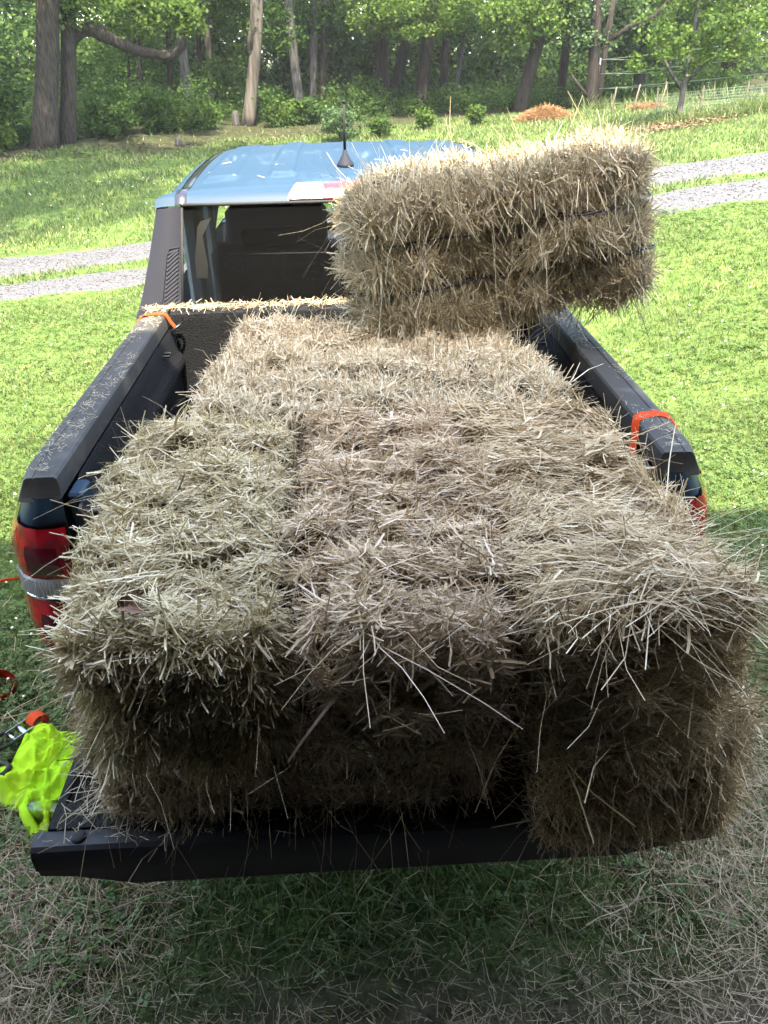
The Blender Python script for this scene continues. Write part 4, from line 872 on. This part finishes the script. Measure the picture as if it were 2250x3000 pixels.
def tree(name, label, base, top, r0, H, bk, leaf, clumps, csize, per, lsize, group, seed, limbs=5, forks=None, bendy=.06, cat='tree', low=None):
    rng = np.random.default_rng(seed); base = np.array([base[0], base[1], float(hgt(base[0], base[1]))])
    root = tag(empty(name, base), label, cat, group)
    P, r = trunk_geo(base*0, np.array(top)-base if top is not None else (0, 0, 1.), r0, H, rng, bendy)
    g = G(); g.tube(P, r, 12, wob=.045, rng=rng)
    for f in forks or []: g.tube(np.array(f[0])+rng.normal(size=(len(f[0]), 3))*.012, np.array(f[1])*rng.uniform(.88, 1.14, len(f[1])), 10, wob=.10, rng=rng)
    tips = []
    for k in range(limbs):
        j = rng.integers(len(P)//2, len(P)-1); a = rng.uniform(0, 6.28); ln = H*rng.uniform(.16, .30)
        q = [P[j]+np.array([math.cos(a)*ln*s_, math.sin(a)*ln*s_, ln*(.55*s_-.15*s_*s_)]) for s_ in (0, .35, .7, 1)]; g.tube(q, r[j]*np.array([.5, .36, .22, .06]), 7); tips += [q[2], q[3]]
    g.obj('trunk', BK[bk], root, True)
    if clumps:
        cs, rs = [], []
        for (cx, cy, cz, sx, sy, sz_, n_) in clumps:
            dd = rng.normal(size=(n_, 3)); dd = unit(dd)*(rng.random(n_)**.4)[:, None]*[sx, sy, sz_]; cs.append(dd+[cx, cy, cz]); rs.append(rng.uniform(.6, 1.3, n_)*csize)
        cs = np.concatenate(cs+([np.array(tips)] if tips else [])); rs = np.concatenate(rs+([np.full(len(tips), csize)] if tips else []))
        V, Q = leaf_cloud(cs, rs, per, lsize, rng)
        link('crown', raw_mesh('crown', V, Q), LEAF[leaf], root)
    return root
WG = 'trees along the edge of the wood'
def crown_hi(H, r, n, z0): return (0, .4, z0+(H-z0)*.55, r, r, (H-z0)*.48, n)
TR = [
 # name, label, base, point higher up, radius, height, bark, leaf, low clumps
 ('T1', 'thickest brown trunk at the far left, tallest straight tree of the wood edge', (-5.79, 15.41), (-5.34, 15.55, 3.13), .235, 11, 'brown', 'light', [(-1.5, -.5, 1.9, .9, .7, .9, 16), (.2, -.3, 2.75, .9, .4, .30, 8)]),
 ('T2', 'brown trunk just right of the thickest one, with a long crooked limb reaching right', (-5.51, 15.92), (-5.05, 16.06, 3.15), .160, 10, 'brown', 'light', [(.75, -.2, 2.35, .45, .3, .22, 6), (2.65, .1, 2.15, .25, .2, .25, 6), (1.6, 0, 2.35, .5, .2, .2, 4), (1.5, 1.6, 2.4, 1.6, .6, .5, 14)]),
 ('T3', 'slim grey trunk under the broken end of the crooked limb', (-3.46, 18.57), (-3.38, 18.58, 3.26), .118, 9, 'grey', 'mid', [(0, .8, 2.4, 1.4, .6, .5, 9)]),
 ('T7', 'pale curving trunk left of the bleached forked tree', (-3.49, 22.11), (-3.08, 22.16, 3.45), .097, 9, 'pale', 'mid', [(0, .8, 2.3, 1.4, .8, .6, 9)]),
 ('T8', 'thin leaning brownish trunk behind the pale curving one', (-3.89, 23.06), (-3.70, 23.08, 3.51), .085, 8, 'brown', 'mid', [(0, .8, 2.2, 1.4, .8, .6, 9)]),
 ('T4', 'thin dark trunk left of the slim grey one', (-4.3, 20.96), (-4.08, 21, 3.4), .069, 8, 'dark', 'mid', [(0, .6, 2.0, 1.4, .8, .7, 9)]),
 ('T5', 'crooked dark sapling trunk below the middle of the crooked limb', (-4.8, 19.83), (-4.59, 19.88, 3.35), .056, 6, 'dark', 'mid', [(0, 1.2, 1.7, 1.4, .8, .6, 9)]),
 ('T6', 'thinnest dark stem right of the two big brown trunks', (-5.34, 20.74), (-4.95, 20.82, 3.41), .039, 6, 'dark', 'light', [(0, 1.5, 1.7, 1.2, .8, .8, 18)]),
 ('T9', 'bleached pale trunk with stripped bark that forks into two', (-2.16, 18.55), (-1.93, 18.57, 2.35), .143, 8, 'pale', 'mid', [(.9, .4, 1.9, .5, .4, .4, 8), (.1, .8, 2.4, .9, .5, .35, 10)]),
 ('T10', 'grey trunk leaning left behind the antenna side of the roof', (-.98, 20.34), (-1.13, 20.33, 3.32), .126, 9, 'grey', 'mid', [(.3, .9, 2.1, 1.5, .5, .6, 18)]),
 ('T11', 'straight slender grey trunk beside the leaning grey one', (-.75, 21.35), (-.59, 21.35, 3.36), .093, 9, 'grey', 'mid', [(.3, .9, 2.0, 1.3, .5, .6, 14)]),
 ('T12', 'slender brownish trunk right of the grey pair', (-.51, 21.85), (-.28, 21.86, 3.39), .085, 9, 'brown', 'mid', [(.3, .9, 2.1, 1.3, .5, .6, 14)]),
 ('T13', 'dark trunk behind the bluish bush', (1.0, 21.34), (1.17, 21.33, 3.33), .166, 10, 'dark', 'light', [(0, -1.6, 2.1, 1.4, .8, .5, 20)]),
 ('T20', 'dark trunk leaning right with a fork, second of the dark group', (1.26, 22.32), (1.78, 22.29, 2.63), .15, 10, 'dark', 'light', [(.2, -1.9, 2.2, 1.4, .8, .5, 18)]),
 ('T14', 'dark trunk with a bare pale twig hanging from it', (1.94, 20.27), (2.15, 20.25, 3.26), .173, 10, 'dark', 'light', [(.5, -1.3, 2.1, 1.6, .8, .55, 26)]),
 ('T15', 'dark trunk far back between the twig tree and the leaning tree', (2.88, 23.19), (2.93, 23.18, 3.4), .128, 10, 'dark', 'mid', [(0, -1.6, 2.1, 1.6, .8, .6, 18)]),
 ('T16', 'thin grey sapling stem slanting right in front of the dark wood', (2.99, 22.17), (3.28, 22.13, 2.6), .071, 6, 'grey', 'mid', [(0, 1.0, 1.9, 1.2, .8, .5, 12)]),
 ('T17', 'black trunk leaning right behind the larger straw mound', (4.05, 18.45), (4.35, 18.39, 2.49), .161, 10, 'dark', 'light', [(-.4, -.6, 1.95, 1.3, .8, .5, 24), (.4, -.4, 2.1, .9, .6, .4, 12)]),
 ('T18', 'dark trunk seen between the black leaning tree and the fence post', (5.56, 20.67), (5.59, 20.66, 2.66), .117, 9, 'dark', 'mid', [(-.2, -1.5, 1.8, 1.5, .8, .5, 22)]),
 ('T19', 'double dark trunk standing at the fence post', (5.48, 17.59), (5.42, 17.6, 2.7), .128, 9, 'dark', 'grey', [(.5, .4, 1.6, 1.2, .6, .5, 18)]),
 ('R1', 'big leafy tree behind the fence at the right edge', (9.3, 19.5), (9.2, 19.5, 4), .2, 10, 'dark', 'light', [(-1.5, -1.5, 2.2, 2.2, 1.0, .7, 40), (-.5, -.5, 1.0, 2.4, 1.0, .8, 36)]),
 ('R2', 'grey green tree behind the fruit tree', (7.3, 19.8), (7.2, 19.8, 4), .15, 9, 'grey', 'grey', [(-.6, -1.0, 1.6, 1.6, .9, .8, 40), (0, -.4, 2.3, 1.8, .9, .6, 24)]),
 ('L2', 'broad tree standing on the lawn outside the view at the left, shading the grass', (-9.0, 10.5), (-9.0, 10.5, 4), .25, 9, 'brown', 'mid', [(2.6, -.6, 6.0, 3.0, 2.2, 1.5, 90), (5.4, .2, 6.4, 2.0, 1.8, 1.2, 60), (3.2, 2.2, 5.6, 2.6, 1.2, .9, 60), (7.0, .8, 7.0, 1.4, 1.2, .9, 30), (2.6, -3.4, 6.2, 3.0, 1.8, 1.0, 70), (5.2, -2.4, 6.6, 2.0, 1.6, 1.0, 55)]),
 ('L1', 'leafy tree at the left edge whose boughs hang to the ground', (-7.6, 15.8), (-7.5, 15.9, 4), .14, 9, 'dark', 'mid', [(.6, -.4, 1.3, .9, .7, 1.1, 40), (.5, -.6, 2.2, .8, .6, .6, 20)]),
]
for i, (nm, lab, base, top, r0, H, bk, lf, lows) in enumerate(TR):
    forks = None; bz = float(hgt(*base)); bendy = .06
    if nm == 'T2':
        lp = np.array([(-5.10, 16.02, 2.50), (-5.02, 16.05, 2.58), (-4.86, 16.10, 2.68), (-4.68, 16.15, 2.69), (-4.5, 16.2, 2.61), (-4.34, 16.24, 2.49), (-3.93, 16.34, 2.33), (-3.5, 16.43, 2.25), (-3.28, 16.48, 2.24), (-3.12, 16.50, 2.31), (-3.02, 16.51, 2.44), (-2.98, 16.53, 2.58), (-2.97, 16.5, 2.72)])-[base[0], base[1], bz]
        forks = [(lp, np.array([.12, .12, .12, .125, .12, .11, .10, .095, .085, .075, .065, .055, .045]))]
    if nm == 'T9':
        f0 = np.array([.24, .02, 1.5])
        forks = [([f0, f0+(.06, 0, .35), f0+(.13, 0, .7), f0+(.10, 0, 1.2)], [.10, .085, .07, .05]), ([f0+(0, 0, -.1), f0+(.20, .05, .3), f0+(.24, .05, .8), f0+(.3, .05, 1.5)], [.09, .075, .065, .05])]; bendy = .10
    if nm == 'T7': bendy = .22
    if nm == 'T19': forks = [([(.16, 0, -.1), (.17, 0, .6), (.20, 0, 1.4), (.3, 0, 2.6)], [.10, .085, .08, .06]), ([(-.0, 0, .25), (-.3, -.1, .45), (-.55, -.1, .75)], [.05, .045, .02]), ([(.1, 0, 1.2), (.6, -.2, 1.55), (1.1, -.3, 1.75), (1.5, -.3, 2.2)], [.05, .045, .035, .02])]
    if nm == 'T20': forks = [([(.05, 0, .3), (-.12, 0, 1.0), (-.2, 0, 2.2)], [.10, .09, .07])]
    if nm == 'T14': forks = [([(.10, -.1, 1.5), (.2, -.15, 1.25), (.36, -.2, 1.05), (.62, -.2, 1.0)], [.02, .018, .015, .01])]
    z0 = 2.6; hi = [(0, -.2, z0+(H-z0)*.5, 1.9, 1.7, (H-z0)*.46, 30)]
    tree('tree', lab, base, np.array([*top[:2], bz+(top[2]-bz)]), r0, H, bk, lf, hi+lows, .42, 130, .092, WG, 100+i, 5, forks, bendy)
# trees further back, one after another into the dark
rng = np.random.default_rng(12)
for i in range(20):
    x = -13+i*1.4+rng.normal()*.4; y = rng.uniform(24, 29)
    tree('tree', None, (x, y), (x+rng.normal()*.2, y, 4), rng.uniform(.07, .15), rng.uniform(8, 11), ['dark', 'brown', 'grey'][i % 3], ['mid', 'light', 'dark'][i % 3], [(0, -.3, 2.2, 1.2, .9, .9, 14), (0, 0, 6, 2.2, 1.6, 3.0, 22), (0, -.2, 1.0, 1.1, .8, .6, 10)], .5, 70, .16, 'trees deeper in the wood', 300+i, 3)
for o in [o for o in col.objects if o.get('group') == 'trees deeper in the wood']: tag(o, 'slender tree standing deep in the shade of the wood', 'tree')
# far wood: one mass of leaves
cs = np.c_[rng.uniform(-30, 30, 1500), rng.uniform(30, 40, 1500), rng.uniform(.6, 11, 1500)]
V, Q = leaf_cloud(cs, np.full(1500, 1.3), 40, .38, rng, .8)
tag(link('far_wood', raw_mesh('far_wood', V, Q), LEAF['dark']), 'far off depth of the wood seen between the trunks', kind='stuff')
# undergrowth
n = 1500; x = rng.uniform(-10, 9.5, n); k0 = np.interp(x, [-14, -6, -4, -2, 0, 2, 4, 6, 8, 16], [14.3, 15.9, 16.8, 17.6, 18.6, 19.4, 19.3, 18.6, 18.3, 18.5])
y = k0+rng.random(n)**1.5*6; tall = np.clip(.75+.8*vnoise(x, y, 1.3, 61), .15, 1.9)*np.interp(x, [-10, -3, 0, 9], [1.5, 1.25, .75, .6])
cs = np.c_[x, y, hgt(x, y)+rng.uniform(.02, .62, n)*tall]; kp = (rng.random(n) < np.interp(x, [-10, -2, 1, 9], [1, .9, .6, .6])) & ~((np.abs(x+2.16) < .5) & (y < 18.75)) & ~((np.abs(x+1.0) < .4) & (y < 20.4) & (rng.random(n) < .8)); cs = cs[kp]
x2 = rng.uniform(-14, 13, 900); y2 = rng.uniform(24, 31, 900); cs2 = np.c_[x2, y2, hgt(x2, y2)+rng.uniform(.1, 1.9, 900)]
V, Q = merge([leaf_cloud(cs, rng.uniform(.18, .40, len(cs)), 80, .068, rng, .8), leaf_cloud(cs2, rng.uniform(.4, .7, 900), 45, .15, rng, .8)])
tag(link('undergrowth', raw_mesh('undergrowth', V, Q), LEAF['mid']), 'dense green undergrowth between the trunks', kind='stuff')
# shrubs at the edge of the lawn
def shrub(name, label, x, y, h_, r_, leaf, per, ls, seed, group=None, cat='bush', n=34):
    rng = np.random.default_rng(seed); z = float(hgt(x, y)); root = tag(empty(name, (x, y, z)), label, cat, group); g = G(); cs = []
    for k in range(7):
        a = rng.uniform(0, 6.28); t_ = np.array([math.cos(a)*r_*.7, math.sin(a)*r_*.7, h_*rng.uniform(.6, .95)]); g.tube([(0, 0, -.03), t_*.5+(0, 0, .05), t_], [.012, .008, .003], 5); cs += [t_, t_*.7]
    g.obj('stem', BK['brown'], root, True)
    d = unit(rng.normal(size=(n, 3)))*(rng.random(n)**.4)[:, None]*[r_, r_, h_*.48]+[0, 0, h_*.52]
    V, Q = leaf_cloud(np.r_[d, np.array(cs)], np.full(n+len(cs), .12), per, ls, rng, .9); link('foliage', raw_mesh('foliage', V, Q), LEAF[leaf], root); return root
shrub('bush', 'large bluish green bush at the lawn edge behind the antenna', .01, 15.5, .60, .40, 'grey', 60, .055, 1, 'bushes along the lawn edge')
shrub('bush', 'smaller dark bush right of the bluish one', .73, 15.4, .36, .20, 'mid', 40, .055, 2, 'bushes along the lawn edge', n=18)
shrub('bush', 'bright low bush between the small dark bush and the thin seedling', 1.71, 16.3, .36, .20, 'light', 40, .06, 3, 'bushes along the lawn edge', n=18)
shrub('seedling', 'thin young seedling on a bare mulched spot left of the straw mounds', 2.74, 16.2, .36, .12, 'light', 30, .07, 4, None, 'seedling', n=9)
for i, (x, y, h_, r_, lf) in enumerate(((-7.3, 14.6, .9, .5, 'mid'), (-4.7, 16.4, .7, .5, 'mid'), (-3.9, 17.2, .75, .5, 'mid'), (-3.1, 17.7, .5, .40, 'light'), (-1.35, 18.3, .45, .35, 'light'), (-.8, 18.6, .5, .4, 'mid'), (-6.6, 15.2, .5, .35, 'light'))):
    shrub('bush', ['leafy bush at the far left under the hanging boughs', 'fern like bush right of the second brown trunk', 'shaded bush below the broken limb', 'low bush left of the grey stump', 'pale leaved bush at the foot of the bleached trunk', 'low bush left of the leaning grey trunk', 'small bush at the foot of the thickest trunk'][i], x, y, h_, r_, lf, 50, .075, 40+i, 'bushes at the foot of the wood')
# stumps
for x, y, h_, r_, lab in ((-2.42, 18.45, .30, .085, 'short broken stump beside the bleached trunk'), (-3.25, 15.65, .16, .06, 'low grey stump at the left edge of the lawn')):
    g = G(); g.tube([(0, 0, -.05), (0, 0, .05), (.01, 0, h_*.7), (.015, 0, h_)], [r_*1.3, r_, r_*.92, r_*.7], 12, wob=.08); o = g.obj('stump', BK['grey'], None, True, (x, y, float(hgt(x, y)))); tag(o, lab, 'stump')
# fruit tree on the lawn
ft = tree('fruit_tree', 'small fruit tree with airy bright leaves standing on the lawn at the right', (5.44, 12.33), (5.46, 12.33, 2.0), .052, 2.6, 'grey', 'light', [(.15, 0, 1.35, 1.0, .7, .62, 60), (-.3, 0, 1.0, .7, .5, .4, 24), (.75, 0, 1.25, .55, .5, .4, 22), (.2, 0, 2.1, .6, .5, .5, 26)], .17, 34, .065, None, 900, 9, [([(.0, 0, .5), (-.22, 0, .72), (-.5, .05, 1.15)], [.03, .024, .008]), ([(.02, 0, .55), (.3, 0, .85), (.62, .05, 1.1), (.95, 0, 1.35)], [.032, .026, .016, .006]), ([(.02, 0, .7), (.1, .1, 1.2), (.25, .1, 1.9)], [.03, .022, .008])])
# pine straw mounds
MS = ramp_mat('pine_straw', [(0, (0.1530, 0.0765, 0.0306)), (.5, (0.2244, 0.1224, 0.0561)), (1, (0.2958, 0.1836, 0.0969))], .8, .1, .2)
def mound(x, y, rx_, ry_, h_, lab, seed, n=9000):
    rng = np.random.default_rng(seed); z = float(hgt(x, y))
    a = rng.uniform(0, 6.28, n); r_ = np.sqrt(rng.random(n)); u, v_ = r_*np.cos(a), r_*np.sin(a)
    hz = lambda u, v_: h_*np.clip(1-(u*u+v_*v_)**1.3, 0, 1)*(1+.15*np.sin(u*5+seed)*np.cos(v_*4))
    px_, py_ = u*rx_, v_*ry_; pz = hz(u, v_)+rng.uniform(-.01, .02, n)+(hgt(x+px_, y+py_)-z)
    V, Q = flat_straw(px_, py_, pz, rng.uniform(.05, .14, n), .007, rng, .35)
    uu = np.linspace(-1, 1, 26); U, W = np.meshgrid(uu, uu); rr = np.maximum(1, np.hypot(U, W)); U, W = U/rr, W/rr
    cv = np.c_[(U*rx_).ravel(), (W*ry_).ravel(), (hz(U, W)-.02+hgt(x+U*rx_, y+W*ry_)-z).ravel()]; q = (np.arange(25)[:, None]*26+np.arange(25)[None]).ravel(); cq = np.c_[q, q+1, q+27, q+26]
    VV, QQ = merge([(cv, cq), (V, Q)]); o = link('straw_mound', raw_mesh('straw_mound', VV, QQ, smooth=True), MS, None, (x, y, z)); tag(o, lab, 'straw pile', 'mounds of pine straw on the lawn')
mound(4.08, 15.95, .56, .5, .19, 'larger orange brown mound of pine straw before the black leaning tree', 1)
mound(6.30, 16.3, .40, .35, .09, 'smaller flat mound of pine straw near the fence', 2, 5000)
# mulch ring under the fruit tree
rng = np.random.default_rng(3)
n = 2600; x = rng.normal(5.35, .42, n); y = rng.normal(12.0, .20, n)
V, Q = flat_straw(x, y, hgt(x, y)+.02+rng.uniform(0, .05, n), rng.uniform(.03, .09, n), .014, rng, .3)
tag(link('mulch', raw_mesh('mulch', V, Q), ramp_mat('mulch_chip', [(0, (0.0720, 0.0450, 0.0270)), (1, (0.2160, 0.1500, 0.0960))], .9)), 'brown mulch under the fruit tree', kind='stuff')
n = 800; x = rng.uniform(-8, 0, n); y = np.interp(x, [-8, -6, -4, -2, 0], [13.9, 14.4, 15.1, 15.8, 16.5])+rng.normal(size=n)*.3
V, Q = flat_straw(x, y, hgt(x, y)+.01+rng.uniform(0, .03, n), rng.uniform(.04, .10, n), .03, rng, .3)
tag(link('leaf_litter', raw_mesh('leaf_litter', V, Q), ramp_mat('litter', [(0, (0.0270, 0.0192, 0.0132)), (1, (0.0900, 0.0690, 0.0480))], .9)), 'brown leaf litter along the edge of the wood', kind='stuff')
# wire fence at the right
gp = mat('green_post_paint', (.05, .11, .075), .5, .2); wp_ = mat('white_post_top', (.75, .76, .74), .5); wire = mat('fence_wire', (.15, .20, .16), .5, .3)
fn = tag(empty('wire_fence', (5.62, 17.55, 1.05)), 'tall wire fence on green metal posts with white tops running off to the right', 'fence')
B0 = np.array([5.62, 17.55, 1.05])
posts = [((5.62, 17.55), 1.0), ((6.6, 10.4), 1.0), ((9.8, 21), 1.0)]
for (x, y), h_ in posts:
    z = float(hgt(x, y)); g = G(); g.box((x-.022, y-.008, z-.1), (x+.022, y+.002, z+h_-.12)); g.box((x-.005, y+.002, z-.1), (x+.005, y+.03, z+h_-.12)); g.v = [v-B0 for v in g.v]; po = g.obj('post', gp, fn)
    g = G(); g.box((x-.026, y-.012, z+h_-.12), (x+.026, y+.034, z+h_), bev=.004); g.v = [v-B0 for v in g.v]; g.obj('cap', wp_, po)
def zpost(p, k): return np.array([*p, float(hgt(*p))+k])
for k0, k1 in ((.97, 1.12), (.70, .92), (.42, .70), (.12, .40)):
    for pa, pb in ((0, 1), (0, 2)):
        a, b_ = zpost(posts[pa][0], k0), zpost(posts[pb][0], k1 if pb == 1 else k0)
        g = G(); g.tube([a+(b_-a)*s_-np.array([0, 0, .05*4*s_*(1-s_)*.4])-B0 for s_ in np.linspace(0, 1, 9)], .0055, 4, cap=False); g.obj('wire', wire, fn)
# low mesh pen with wooden stakes
pen = tag(empty('mesh_pen', (6.65, 14.0, 1.2)), 'low wire mesh pen on thin wooden stakes behind the fruit tree', 'fence'); P0 = np.array([6.65, 14.0, 1.2])
stk = [(5.9, 14.7), (6.6, 14.3), (7.35, 14.15), (8.2, 14.3)]; wst = mat('stake_wood', (0.1020, 0.0840, 0.0630), .9)
for x, y in stk:
    z = float(hgt(x, y)); g = G(); g.tube([(x, y, z-.1), (x+.01, y, z+.38)], [.016, .014], 7); g.v = [v-P0 for v in g.v]; g.obj('stake', wst, pen)
for a, b_ in zip(stk[:-1], stk[1:]):
    g = G()
    for s_ in np.linspace(0, 1, 26):
        x, y = a[0]+(b_[0]-a[0])*s_, a[1]+(b_[1]-a[1])*s_; z = float(hgt(x, y)); g.tube([(x, y, z), (x, y, z+.30)], .0014, 4, cap=False)
    for k in np.linspace(.02, .30, 7): g.tube([(a[0]+(b_[0]-a[0])*s_, a[1]+(b_[1]-a[1])*s_, float(hgt(a[0]+(b_[0]-a[0])*s_, a[1]+(b_[1]-a[1])*s_))+k) for s_ in (0, .5, 1)], .0014, 4, cap=False)
    g.v = [v-P0 for v in g.v]; g.obj('mesh_panel', wire, pen)
for i, (x, y, dx, lab) in enumerate(((5.25, 15.3, .06, 'leaning wooden stake left of the small straw mound'), (5.75, 15.6, .12, 'tall leaning wooden stake behind the small straw mound'), (6.15, 15.2, .10, 'leaning wooden stake beside the fruit tree trunk'))):
    z = float(hgt(x, y)); g = G(); g.tube([(0, 0, -.1), (dx, 0, .5)], [.016, .013], 7); o = g.obj('wooden_stake', wst, None, True, (x, y, z)); tag(o, lab, 'stake', 'leaning stakes by the fence')

# ------------------------------------------------------------------ added haze volume, imitates the lens veil over the wood
g = G(); g.box((-60, -12, -1.2), (60, 62, 14.5)); hz = g.obj('haze', bpy.data.materials.new('haze_veil')); tag(hz, 'thin added haze veiling the wood', kind='stuff')
m = hz.data.materials[0]; m.use_nodes = True; t = m.node_tree; t.nodes.remove(t.nodes['Principled BSDF']); pv = t.nodes.new('ShaderNodeVolumePrincipled')
pv.inputs['Color'].default_value = (.86, .92, 1, 1); pv.inputs['Density'].default_value = .0008; pv.inputs['Anisotropy'].default_value = .2; t.links.new(pv.outputs[0], t.nodes['Material Output'].inputs['Volume'])
